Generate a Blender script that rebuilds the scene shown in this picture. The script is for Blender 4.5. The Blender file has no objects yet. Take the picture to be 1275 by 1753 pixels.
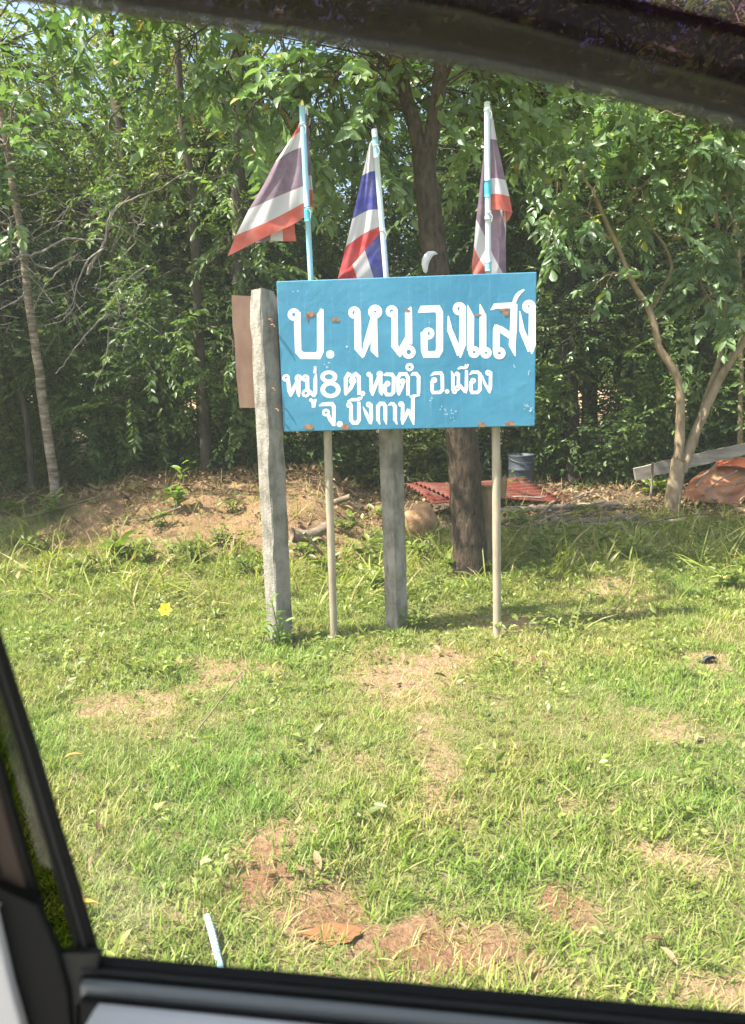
import bpy, math, random
import numpy as np
from mathutils import Vector, Matrix

SC = bpy.context.scene
COL = SC.collection

# ------------------------------------------------------------------ camera
PITCH, ROLL, EYE, FPX = math.radians(10.09), math.radians(1.57), 1.23, 1266.0
CF = np.array([0, math.cos(PITCH), -math.sin(PITCH)])
_u0 = np.array([0, math.sin(PITCH), math.cos(PITCH)])
_r0 = np.array([1.0, 0, 0])
CR = _r0 * math.cos(ROLL) - _u0 * math.sin(ROLL)
CU = _u0 * math.cos(ROLL) + _r0 * math.sin(ROLL)
CAM = np.array([0, 0, EYE])
cd = bpy.data.cameras.new('camera')
cam = bpy.data.objects.new('camera', cd)
COL.objects.link(cam)
cam.matrix_world = Matrix(((CR[0], CU[0], -CF[0], CAM[0]), (CR[1], CU[1], -CF[1], CAM[1]),
                           (CR[2], CU[2], -CF[2], CAM[2]), (0, 0, 0, 1)))
cd.sensor_fit = 'AUTO'
cd.sensor_width = 36.0
cd.lens = 36.0 * FPX / 1753.0
cd.clip_start, cd.clip_end = 0.02, 900.0
cd.dof.use_dof = True
cd.dof.focus_distance = 3.7
cd.dof.aperture_fstop = 8.0
SC.camera = cam

# ------------------------------------------------------------------ sky, sun, exposure
EL = math.radians(60)
_h = np.array([-0.965, -0.26]); _h /= np.linalg.norm(_h)
SUN = Vector((_h[0] * math.cos(EL), _h[1] * math.cos(EL), math.sin(EL)))
W = bpy.data.worlds.new('World'); SC.world = W; W.use_nodes = True
nt = W.node_tree; nt.nodes.clear()
sky = nt.nodes.new('ShaderNodeTexSky'); sky.sky_type = 'NISHITA'; sky.sun_disc = False
sky.sun_elevation = EL; sky.sun_rotation = math.atan2(SUN.x, SUN.y)
sky.air_density = 1.0; sky.dust_density = 3.5; sky.ozone_density = 1.0
bg = nt.nodes.new('ShaderNodeBackground'); bg.inputs[1].default_value = 0.14
wo = nt.nodes.new('ShaderNodeOutputWorld')
nt.links.new(sky.outputs[0], bg.inputs[0]); nt.links.new(bg.outputs[0], wo.inputs[0])
sl = bpy.data.lights.new('sun', 'SUN'); sl.energy = 5.0; sl.angle = math.radians(0.53); sl.color = (1.0, 0.95, 0.86)
so = bpy.data.objects.new('sun', sl); COL.objects.link(so)
so.rotation_euler = SUN.to_track_quat('Z', 'Y').to_euler()
so.location = (-4, -3, 12)
SC.view_settings.view_transform = 'Standard'
SC.view_settings.look = 'None'
SC.view_settings.exposure = 1.6
SC.view_settings.gamma = 1.0
SC.view_settings.use_curve_mapping = False
SC.render.engine = 'CYCLES'
cy = SC.cycles
cy.max_bounces = 9; cy.diffuse_bounces = 6; cy.glossy_bounces = 2; cy.transmission_bounces = 5
cy.transparent_max_bounces = 8; cy.caustics_reflective = False; cy.caustics_refractive = False
cy.use_denoising = True
cy.sample_clamp_indirect = 6.0

# ------------------------------------------------------------------ helpers
RNG = np.random.default_rng(7)
random.seed(7)

def ray(px, py):
    return CF + CR * (px - 637.5) / FPX + CU * (876.5 - py) / FPX

def at(px, py, Y):
    d = ray(px, py)
    return CAM + d * (Y / d[1])

_perm = np.random.default_rng(3).random((256, 256))
def vnoise(x, y):
    x = np.asarray(x, float); y = np.asarray(y, float)
    xi = np.floor(x).astype(int); yi = np.floor(y).astype(int)
    fx = x - xi; fy = y - yi
    fx = fx * fx * (3 - 2 * fx); fy = fy * fy * (3 - 2 * fy)
    a = _perm[xi % 256, yi % 256]; b = _perm[(xi + 1) % 256, yi % 256]
    c = _perm[xi % 256, (yi + 1) % 256]; d = _perm[(xi + 1) % 256, (yi + 1) % 256]
    return (a * (1 - fx) + b * fx) * (1 - fy) + (c * (1 - fx) + d * fx) * fy
def fbm(x, y, o=4):
    s = 0; a = 0.5
    for k in range(o):
        s = s + a * (vnoise(x * 2 ** k + 17.3 * k, y * 2 ** k + 5.1 * k) - 0.5); a *= 0.5
    return s
def sstep(a, b, x):
    t = np.clip((np.asarray(x, float) - a) / (b - a), 0, 1)
    return t * t * (3 - 2 * t)

def H(x, y):
    x = np.asarray(x, float); y = np.asarray(y, float)
    h = 0.025 * fbm(x * 1.3, y * 1.3, 3) + 0.03 * fbm(x * 6, y * 6, 3)
    # earth bank to the left of the gully
    side = 1 - sstep(-0.62, -0.02, x + 0.25 * fbm(x * 2, y * 2, 2))
    side = side * (0.5 + 0.5 * sstep(-3.1, -2.2, x))
    bank = 0.30 * sstep(5.0, 6.1, y + 0.5 * fbm(x * 1.7, y * 1.7, 3)) * side
    bank = bank * (1 - 0.5 * sstep(7.5, 10, y))
    h = h + bank
    h = h + 0.10 * np.exp(-(((x + 1.36) / 0.30) ** 2 + ((y - 5.35) / 0.28) ** 2))
    # gully between bank and trunk
    h = h - 0.10 * np.exp(-(((x + 0.12) / 0.40) ** 2 + ((y - 5.0) / 0.5) ** 2))
    rough = sstep(5.0, 5.8, y) * (1 - sstep(10, 14, y))
    h = h + rough * 0.10 * fbm(x * 5 + 9, y * 5, 4)
    h = h - 0.08 * np.exp(-((y - 3.8) / 0.9) ** 2 - (x / 1.6) ** 2)
    # small wet hollow by the road edge
    h = h - 0.035 * np.exp(-(((x + 0.07) / 0.16) ** 2 + ((y - 1.60) / 0.08) ** 2))
    return h

def hit(px, py):
    d = ray(px, py); t = 0.8
    for _ in range(900):
        p = CAM + d * t
        if p[2] <= float(H(p[0], p[1])):
            break
        t += 0.012
    return CAM + d * t

class MB:
    def __init__(s): s.v = []; s.f = []; s.n = 0
    def add(s, v, f):
        v = np.asarray(v, float)
        s.v.append(v); s.f += [tuple(int(i) + s.n for i in q) for q in f]; s.n += len(v)
    def box(s, c, size, R=None):
        x, y, z = np.array(size) / 2.0
        v = np.array([(a * x, b * y, c_ * z) for a in (-1, 1) for b in (-1, 1) for c_ in (-1, 1)])
        if R is not None: v = v @ np.array(R).T
        s.add(v + np.array(c), [(0, 1, 3, 2), (4, 6, 7, 5), (0, 4, 5, 1), (2, 3, 7, 6), (0, 2, 6, 4), (1, 5, 7, 3)])
    def tube(s, pts, rad, sides=8, caps=True, rough=0.0, rng=None):
        pts = np.asarray(pts, float); n = len(pts)
        rad = np.broadcast_to(np.asarray(rad, float), (n,))
        tg = np.gradient(pts, axis=0); tg /= np.linalg.norm(tg, axis=1)[:, None] + 1e-9
        ref = np.array([0.13, 1, 0.07]) if abs(tg[0][1]) < 0.8 else np.array([1, 0.1, 0.1])
        V = []
        for i in range(n):
            a = np.cross(tg[i], ref); a /= np.linalg.norm(a) + 1e-9
            b = np.cross(tg[i], a); ref = np.cross(a, tg[i])
            for k in range(sides):
                th = 2 * math.pi * k / sides
                r = rad[i] * (1 + (rough * (rng.random() - 0.5) if rough else 0))
                V.append(pts[i] + r * (math.cos(th) * a + math.sin(th) * b))
        F = []
        for i in range(n - 1):
            for k in range(sides):
                k2 = (k + 1) % sides
                F.append((i * sides + k, i * sides + k2, (i + 1) * sides + k2, (i + 1) * sides + k))
        if caps:
            F.append(tuple(range(sides))); F.append(tuple((n - 1) * sides + k for k in reversed(range(sides))))
        s.add(V, F)
    def mesh(s, name, mat=None, smooth=False):
        m = bpy.data.meshes.new(name)
        V = np.concatenate(s.v) if s.v else np.zeros((0, 3))
        m.from_pydata(V.tolist(), [], s.f)
        if mat: m.materials.append(mat)
        if smooth: m.polygons.foreach_set('use_smooth', np.ones(len(m.polygons), bool))
        m.update()
        return m
    def obj(s, name, mat, parent=None, smooth=False):
        return mkobj(name, s.mesh(name, mat, smooth), parent)

def mkobj(name, mesh, parent=None, loc=None):
    o = bpy.data.objects.new(name, mesh); COL.objects.link(o)
    if parent is not None: o.parent = parent
    if loc is not None: o.location = loc
    return o
def tag(o, label, cat, group=None):
    o['label'] = label; o['category'] = cat
    if group: o['group'] = group
    return o
def empty(name, label, cat, loc=(0, 0, 0), group=None):
    o = bpy.data.objects.new(name, None); COL.objects.link(o); o.location = loc
    o.empty_display_size = 0.1
    return tag(o, label, cat, group)
def structure(o): o['kind'] = 'structure'; return o
def stuff(o): o['kind'] = 'stuff'; return o
def spline(pts, n):
    """Catmull-Rom through pts (k x d)"""
    p = np.asarray(pts, float); k = len(p)
    if k == 2:
        t = np.linspace(0, 1, n)[:, None]; return p[0] * (1 - t) + p[1] * t
    q = np.vstack([2 * p[0] - p[1], p, 2 * p[-1] - p[-2]])
    out = []
    for u in np.linspace(0, k - 1 - 1e-6, n):
        i = int(u); t = u - i
        a, b, c, d = q[i], q[i + 1], q[i + 2], q[i + 3]
        out.append(0.5 * ((2 * b) + (c - a) * t + (2 * a - 5 * b + 4 * c - d) * t * t + (3 * b - a - 3 * c + d) * t ** 3))
    return np.array(out)

# ------------------------------------------------------------------ materials
def mat(name):
    m = bpy.data.materials.new(name); m.use_nodes = True
    n = m.node_tree.nodes; n.clear()
    o = n.new('ShaderNodeOutputMaterial'); b = n.new('ShaderNodeBsdfPrincipled')
    m.node_tree.links.new(b.outputs[0], o.inputs[0])
    return m, m.node_tree, b, o
def N(t, ty, **kw):
    n = t.nodes.new(ty)
    for k, v in kw.items(): setattr(n, k, v)
    return n
def ramp(t, fac, stops, interp='LINEAR'):
    r = t.nodes.new('ShaderNodeValToRGB'); r.color_ramp.interpolation = interp
    e = r.color_ramp.elements
    while len(e) < len(stops): e.new(0.5)
    for el, (p, c) in zip(e, stops):
        el.position = p; el.color = (*c, 1) if len(c) == 3 else c
    t.links.new(fac, r.inputs[0]); return r.outputs[0]
def noise(t, scale, detail=4, rough=0.55, coord='Object', stretch=None):
    c = t.nodes.new('ShaderNodeTexCoord'); n = t.nodes.new('ShaderNodeTexNoise')
    n.inputs['Scale'].default_value = scale; n.inputs['Detail'].default_value = detail
    n.inputs['Roughness'].default_value = rough
    src = c.outputs[coord]
    if stretch:
        mp = t.nodes.new('ShaderNodeMapping'); mp.inputs['Scale'].default_value = stretch
        t.links.new(src, mp.inputs[0]); src = mp.outputs[0]
    t.links.new(src, n.inputs['Vector'])
    return n.outputs[0]
def mixc(t, fac, a, b, blend='MIX'):
    m = t.nodes.new('ShaderNodeMix'); m.data_type = 'RGBA'; m.blend_type = blend
    for sock, v in ((m.inputs[0], fac), (m.inputs[6], a), (m.inputs[7], b)):
        if hasattr(v, 'is_linked'): t.links.new(v, sock)
        elif isinstance(v, tuple): sock.default_value = (*v, 1)
        else: sock.default_value = v
    return m.outputs[2]
def bump(t, b, h, strength=0.3, dist=0.01):
    n = t.nodes.new('ShaderNodeBump'); n.inputs['Strength'].default_value = strength
    n.inputs['Distance'].default_value = dist
    t.links.new(h, n.inputs['Height']); t.links.new(n.outputs[0], b.inputs['Normal'])
def simple(name, c1, c2, scale=20, rough=0.6, bmp=0.2, stretch=None, spec=0.4, dist=0.004, coord='Object', detail=5):
    m, t, b, o = mat(name)
    f = noise(t, scale, detail, 0.6, coord, stretch)
    t.links.new(ramp(t, f, [(0.3, c1), (0.7, c2)]), b.inputs['Base Color'])
    b.inputs['Roughness'].default_value = rough
    b.inputs['Specular IOR Level'].default_value = spec
    if bmp: bump(t, b, f, bmp, dist)
    return m
def leafmat(name, stops, transl=0.35, rough=0.42, spec=0.45, useobj=False, tcol=(1.08, 1.25, 0.6)):
    m, t, b, o = mat(name)
    a = N(t, 'ShaderNodeAttribute', attribute_name='tint')
    if name.endswith('_leaf') and name not in ('young_leaf', 'weed_leaf', 'dead_leaf', 'yellow_dead_leaf'): stops = [(p, (c[0] * 1.32, c[1] * 1.36, c[2] * 1.55)) for p, c in stops]
    col = ramp(t, a.outputs['Fac'], stops)
    if useobj:
        oi = N(t, 'ShaderNodeObjectInfo')
        mr = N(t, 'ShaderNodeMapRange'); mr.inputs[3].default_value = 0.75; mr.inputs[4].default_value = 1.25
        t.links.new(oi.outputs['Random'], mr.inputs[0])
        hs = N(t, 'ShaderNodeHueSaturation'); t.links.new(mr.outputs[0], hs.inputs['Value']); t.links.new(col, hs.inputs['Color'])
        col = hs.outputs[0]
        li = N(t, 'ShaderNodeAttribute', attribute_name='lush', attribute_type='INSTANCER')
        col = mixc(t, li.outputs['Fac'], col, mixc(t, 1.0, col, (0.62, 0.92, 0.6), 'MULTIPLY'))
    t.links.new(col, b.inputs['Base Color'])
    b.inputs['Roughness'].default_value = rough; b.inputs['Specular IOR Level'].default_value = spec
    tr = N(t, 'ShaderNodeBsdfTranslucent')
    t.links.new(mixc(t, 1.0, col, tcol, 'MULTIPLY'), tr.inputs[0])
    mx = N(t, 'ShaderNodeMixShader'); mx.inputs[0].default_value = transl
    t.links.new(b.outputs[0], mx.inputs[1]); t.links.new(tr.outputs[0], mx.inputs[2]); t.links.new(mx.outputs[0], o.inputs[0])
    return m

M = {}
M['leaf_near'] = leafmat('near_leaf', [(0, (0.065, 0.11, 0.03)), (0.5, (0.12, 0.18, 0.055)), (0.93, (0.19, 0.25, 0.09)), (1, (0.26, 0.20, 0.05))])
M['leaf_right'] = leafmat('pale_leaf', [(0, (0.08, 0.135, 0.045)), (0.6, (0.15, 0.21, 0.08)), (0.95, (0.20, 0.26, 0.09)), (1, (0.28, 0.30, 0.04))], rough=0.38)
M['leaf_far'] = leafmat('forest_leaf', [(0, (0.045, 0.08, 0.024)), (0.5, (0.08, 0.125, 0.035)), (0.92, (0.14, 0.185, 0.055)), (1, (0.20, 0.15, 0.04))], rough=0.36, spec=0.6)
M['leaf_olive'] = leafmat('olive_leaf', [(0, (0.075, 0.095, 0.025)), (0.5, (0.13, 0.155, 0.042)), (0.92, (0.20, 0.215, 0.07)), (1, (0.26, 0.18, 0.05))], rough=0.45, transl=0.45)
M['leaf_shrub'] = leafmat('shrub_leaf', [(0, (0.06, 0.095, 0.028)), (0.6, (0.115, 0.165, 0.045)), (1, (0.19, 0.235, 0.06))], transl=0.42)
M['leaf_bright'] = leafmat('young_leaf', [(0, (0.13, 0.22, 0.03)), (1, (0.22, 0.30, 0.05))], transl=0.4)
M['grass'] = leafmat('grass_blade', [(0, (0.15, 0.195, 0.03)), (0.4, (0.25, 0.29, 0.052)), (0.66, (0.335, 0.355, 0.085)), (0.76, (0.35, 0.29, 0.115)), (1, (0.47, 0.37, 0.19))], transl=0.42, rough=0.5, spec=0.25, useobj=True, tcol=(1.1, 1.2, 0.55))
M['weed'] = leafmat('weed_leaf', [(0, (0.125, 0.165, 0.032)), (0.6, (0.22, 0.26, 0.055)), (1, (0.31, 0.32, 0.08))], transl=0.4, useobj=True)
M['litter'] = leafmat('dead_leaf', [(0, (0.10, 0.055, 0.028)), (0.5, (0.22, 0.13, 0.065)), (1, (0.38, 0.27, 0.16))], transl=0.1, rough=0.7, spec=0.2, useobj=True, tcol=(1, .9, .7))
M['bark_dark'] = simple('dark_bark', (0.02, 0.015, 0.012), (0.115, 0.08, 0.055), 34, 0.9, 1.0, (1, 1, 0.4), 0.15, 0.03, detail=9)
M['bark_black'] = simple('blackened_bark', (0.014, 0.012, 0.011), (0.06, 0.05, 0.042), 22, 0.95, 0.9, (1, 1, 0.3), 0.1, 0.02)
M['bark_pale'] = simple('pale_bark', (0.16, 0.12, 0.085), (0.36, 0.30, 0.23), 22, 0.8, 0.6, (1, 1, 0.5), 0.2, 0.008)
m, t, b, o = mat('striped_bark'); f = noise(t, 9, 6, .7, 'Object', (1, 1, 4.5)); f2 = noise(t, 40, 4)
c1 = ramp(t, f, [(.38, (0.10, 0.07, 0.048)), (.5, (0.22, 0.165, 0.115)), (.62, (0.35, 0.285, 0.22))])
t.links.new(mixc(t, ramp(t, f2, [(.55, (0, 0, 0)), (.75, (.7, .7, .7))]), c1, (0.14, 0.11, 0.08)), b.inputs['Base Color']); b.inputs['Roughness'].default_value = .85; bump(t, b, f, .6, .006); M['bark_striped'] = m
M['bark_tan'] = simple('tan_bark', (0.22, 0.15, 0.085), (0.42, 0.32, 0.20), 16, 0.75, 0.5, (1, 1, 0.6), 0.25, 0.008)
M['bark_forest'] = simple('forest_bark', (0.05, 0.04, 0.03), (0.14, 0.11, 0.085), 18, 0.9, 0.6, (1, 1, 0.3), 0.2, 0.01)
M['dead_wood'] = simple('bleached_dead_wood', (0.17, 0.14, 0.115), (0.34, 0.30, 0.26), 30, 0.8, 0.4, None, 0.2, 0.004)
M['log_wood'] = simple('weathered_wood', (0.10, 0.075, 0.05), (0.26, 0.20, 0.14), 24, 0.85, 0.7, (0.35, 1, 1), 0.2, 0.008)

# ------------------------------------------------------------------ leaf geometry in bulk
def leaf_template(kind):
    # x across, y along (0..1), z up; width 1 => total
    if kind == 'full':
        v = [(0, 0, 0), (-.34, .22, .06), (0, .25, -.02), (.34, .22, .06), (-.5, .5, .07), (0, .52, -.03), (.5, .5, .07),
             (-.33, .78, .02), (0, .8, -.07), (.33, .78, .02), (0, 1, -.16)]
        f = [(0, 2, 1), (0, 3, 2), (1, 2, 5, 4), (2, 3, 6, 5), (4, 5, 8, 7), (5, 6, 9, 8), (7, 8, 10), (8, 9, 10)]
    elif kind == 'mid':
        v = [(0, 0, 0), (-.45, .38, .1), (0, .45, 0), (.45, .38, .1), (0, 1, -.12), (-.28, .75, .02), (.28, .75, .02)]
        f = [(0, 2, 1), (0, 3, 2), (1, 2, 4, 5), (2, 3, 6, 4)]
    else:
        v = [(0, 0, 0), (-.42, .45, .1), (0, 1, -.08), (.42, .45, .1)]
        f = [(0, 2, 1), (0, 3, 2)]
    return np.array(v, float), f

def frames(axis, up):
    a = axis / (np.linalg.norm(axis, axis=1)[:, None] + 1e-9)
    x = np.cross(a, up); x /= np.linalg.norm(x, axis=1)[:, None] + 1e-9
    z = np.cross(x, a)
    return x, a, z

def leaves_mesh(name, pos, axis, up, L, Wd, tint, kind, material):
    tv, tf = leaf_template(kind)
    n = len(pos); k = len(tv)
    x, a, z = frames(axis, up)
    V = (pos[:, None, :] + tv[None, :, 0, None] * (Wd[:, None, None] * x[:, None, :]) + tv[None, :, 1, None] * (L[:, None, None] * a[:, None, :])
         + tv[None, :, 2, None] * (L[:, None, None] * z[:, None, :])).reshape(-1, 3)
    sizes = np.array([len(q) for q in tf]); loop = np.concatenate([np.array(q) for q in tf])
    loops = (np.arange(n)[:, None] * k + loop[None, :]).ravel()
    starts1 = np.concatenate([[0], np.cumsum(sizes)[:-1]]); tot = sizes.sum()
    starts = (np.arange(n)[:, None] * tot + starts1[None, :]).ravel()
    m = bpy.data.meshes.new(name)
    m.vertices.add(n * k); m.vertices.foreach_set('co', V.astype(np.float32).ravel())
    m.loops.add(len(loops)); m.loops.foreach_set('vertex_index', loops.astype(np.int32))
    m.polygons.add(len(starts)); m.polygons.foreach_set('loop_start', starts.astype(np.int32))
    m.update(calc_edges=True)
    at_ = m.attributes.new('tint', 'FLOAT', 'POINT')
    at_.data.foreach_set('value', np.repeat(tint, k).astype(np.float32))
    m.materials.append(material)
    if kind != 'simple': m.polygons.foreach_set('use_smooth', np.ones(len(starts), bool))
    m.validate()
    return m

def nrm(v): return v / (np.linalg.norm(v, axis=-1, keepdims=True) + 1e-9)

def spray_leaves(rng, C, D, per, tw, L, wr=0.45, droop=0.35, upn=0.5, tint0=None, jitter=0.3):
    """leaves along twigs: C (K,3) starts, D (K,3) twig directions"""
    K = len(C); D = nrm(D)
    i = np.tile(np.arange(per), K); c = np.repeat(C, per, 0); d = np.repeat(D, per, 0)
    side = np.cross(d, np.array([0, 0, 1.0]) + 0.2 * rng.normal(size=(K * per, 3))); side = nrm(side)
    sgn = np.where(i % 2 == 0, 1.0, -1.0)[:, None]
    last = (i == per - 1)[:, None]
    frac = (i + 1) / per
    twl = np.repeat(tw * rng.uniform(0.7, 1.3, K), per)
    pos = c + d * (frac * twl)[:, None] + np.array([0, 0, -1.0]) * (0.12 * frac ** 2 * twl)[:, None]
    ax = d * 0.65 + np.where(last, 0, sgn * side * 0.8) + np.array([0, 0, -droop]) + jitter * rng.normal(size=(K * per, 3)) * 0.6
    ax = nrm(ax)
    up = np.array([0, 0, 1.0]) * (1 - upn * 0.5) + upn * rng.normal(size=(K * per, 3))
    up = up - ax * np.sum(up * ax, 1, keepdims=True)
    ll = L * rng.uniform(0.65, 1.25, K * per)
    ww = ll * wr * rng.uniform(0.8, 1.2, K * per)
    t = np.clip(np.repeat(rng.uniform(0.1, 0.8, K), per) + rng.normal(size=K * per) * 0.12, 0, 0.94)
    t = np.where(rng.random(K * per) < 0.025, 1.0, t)
    return pos, ax, nrm(up), ll, ww, t

# ------------------------------------------------------------------ ground
PATCH = []   # bare earth: (x, y, rx, ry, strength)
def patch(px, py, wx, wy, s=1.0):
    a = hit(px, py); b = hit(px + wx, py); c = hit(px, py - wy)
    PATCH.append((a[0], a[1], abs(b[0] - a[0]), max(abs(c[1] - a[1]), 0.03), s))
for q in ((700, 1150, 140, 52, .78), (490, 1425, 48, 34, 1.1), (570, 1585, 95, 50, 1.2), (730, 1632, 150, 50, 1.45), (860, 1660, 90, 30, 1.2), (450, 1500, 80, 60, .72),
          (960, 1550, 45, 45, 1.1), (1240, 1700, 110, 30, .95), (1120, 1480, 100, 45, .85), (880, 1070, 80, 22, .75), (390, 1160, 130, 34, .72),
          (210, 1215, 140, 40, .62), (750, 1330, 45, 75, .6), (1060, 1010, 60, 30, .7), (900, 1130, 120, 30, .5), (520, 1370, 60, 40, .5),
          (1210, 1140, 60, 25, .7), (600, 1290, 120, 30, .4), (1000, 1400, 60, 40, .45), (260, 1560, 110, 40, .45), (1150, 1250, 90, 30, .3)):
    patch(*q)
def soil(x, y):
    x = np.asarray(x, float); y = np.asarray(y, float)
    w1 = 0.10 * fbm(x * 7, y * 7, 3); w2 = 0.10 * fbm(x * 7 + 31, y * 7 + 11, 3)
    s = np.zeros_like(x)
    for (a, b, rx, ry, k) in PATCH:
        s = np.maximum(s, k * np.exp(-(((x - a + w1) / rx) ** 2 + ((y - b + w2) / ry) ** 2) * 0.9))
    bank = sstep(4.95, 5.5, y + 0.5 * fbm(x * 3, y * 3, 3)) * (1 - sstep(-0.35, 0.2, x)) * sstep(-2.9, -2.2, x)
    s = np.maximum(s, bank)
    rl = sstep(5.5, 6.7, y + 1.0 * fbm(x * 2 + 4, y * 2, 4)) * 0.9
    s = np.maximum(s, rl)
    s = s + 0.85 * fbm(x * 5.5 + 3, y * 5.5, 4) + 0.55 * fbm(x * 19 + 3, y * 19, 3) + 0.05
    return np.clip(s, 0, 1)

def ax_coords(core0, core1, step, far0, far1):
    c = list(np.arange(core0, core1, step))
    g = step; p = c[-1]
    while p < far1: g *= 1.18; p += g; c.append(p)
    g = step; p = c[0]; pre = []
    while p > far0: g *= 1.18; p -= g; pre.append(p)
    return np.array(pre[::-1] + c)
gx = ax_coords(-3.6, 3.8, 0.035, -260, 260)
gy = ax_coords(1.0, 7.2, 0.03, -120, 420)
GX, GY = np.meshgrid(gx, gy)
GZ = H(GX, GY)
GS = soil(GX, GY)
GZ = GZ + GS * 0.045 * fbm(GX * 20, GY * 20, 4) * ((GX > -4) & (GX < 4) & (GY < 9))
nx, ny = len(gx), len(gy)
gm = bpy.data.meshes.new('ground')
gv = np.stack([GX, GY, GZ], -1).reshape(-1, 3)
ii = np.arange(nx - 1)[None, :] + np.arange(ny - 1)[:, None] * nx
quads = np.stack([ii, ii + 1, ii + 1 + nx, ii + nx], -1).reshape(-1, 4)
gm.vertices.add(len(gv)); gm.vertices.foreach_set('co', gv.astype(np.float32).ravel())
gm.loops.add(quads.size); gm.loops.foreach_set('vertex_index', quads.astype(np.int32).ravel())
gm.polygons.add(len(quads)); gm.polygons.foreach_set('loop_start', (np.arange(len(quads)) * 4).astype(np.int32))
gm.update(calc_edges=True)
gm.attributes.new('soil', 'FLOAT', 'POINT').data.foreach_set('value', GS.astype(np.float32).ravel())
bankm = sstep(4.9, 5.4, GY) * (1 - sstep(-0.2, 0.4, GX)) * (1 - sstep(8, 9, GY))
red = np.zeros_like(GX)
for (a, b, rx, ry, k) in PATCH[2:7]:
    red = np.maximum(red, np.exp(-(((GX - a) / rx) ** 2 + ((GY - b) / ry) ** 2)))
gm.attributes.new('red', 'FLOAT', 'POINT').data.foreach_set('value', np.maximum(red, 0.42 * bankm).astype(np.float32).ravel())
gm.attributes.new('mould_shade', 'FLOAT', 'POINT').data.foreach_set('value', (sstep(5.8, 6.6, GY) * np.maximum(sstep(-0.2, 0.5, GX), np.maximum(sstep(7.0, 7.8, GY), 1 - sstep(-2.9, -2.3, GX)))* (1 - sstep(18, 26, GY))).astype(np.float32).ravel())
gm.polygons.foreach_set('use_smooth', np.ones(len(quads), bool))
m, t, b, o = mat('earth_and_thatch')
n1 = noise(t, 9, 6, 0.65); n2 = noise(t, 60, 5, 0.7); n3 = noise(t, 230, 3, 0.6)
sa = N(t, 'ShaderNodeAttribute', attribute_name='soil'); ra = N(t, 'ShaderNodeAttribute', attribute_name='red')
pale = ramp(t, n2, [(0.3, (0.21, 0.125, 0.06)), (0.5, (0.37, 0.25, 0.14)), (0.7, (0.46, 0.33, 0.195))])
orange = ramp(t, n2, [(0.3, (0.17, 0.075, 0.034)), (0.7, (0.36, 0.20, 0.11))])
earth = mixc(t, ra.outputs['Fac'], pale, orange)
ma = N(t, 'ShaderNodeAttribute', attribute_name='mould_shade')
earth = mixc(t, ma.outputs['Fac'], earth, ramp(t, n2, [(0.3, (0.085, 0.055, 0.035)), (0.7, (0.22, 0.15, 0.10))]))  # leaf mould brown, with the wood's shade also put into this colour
thatch = ramp(t, n2, [(0.25, (0.12, 0.125, 0.045)), (0.55, (0.24, 0.22, 0.09)), (0.8, (0.36, 0.30, 0.16))])
ad = N(t, 'ShaderNodeMath', operation='MULTIPLY_ADD'); t.links.new(n2, ad.inputs[0]); ad.inputs[1].default_value = 0.6; ad.inputs[2].default_value = -0.3
ad2 = N(t, 'ShaderNodeMath', operation='ADD'); t.links.new(ad.outputs[0], ad2.inputs[0]); t.links.new(sa.outputs['Fac'], ad2.inputs[1])
fac = ramp(t, ad2.outputs[0], [(0.25, (0, 0, 0)), (0.6, (1, 1, 1))])
colr = mixc(t, fac, thatch, earth)
colr = mixc(t, ramp(t, n3, [(0.3, (0.75, 0.75, 0.75)), (0.7, (1.15, 1.15, 1.15))]), (0, 0, 0), colr)
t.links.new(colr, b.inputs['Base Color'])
b.inputs['Roughness'].default_value = 0.95; b.inputs['Specular IOR Level'].default_value = 0.15
bump(t, b, n2, 1.0, 0.03)
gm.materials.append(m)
structure(mkobj('ground', gm))

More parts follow.
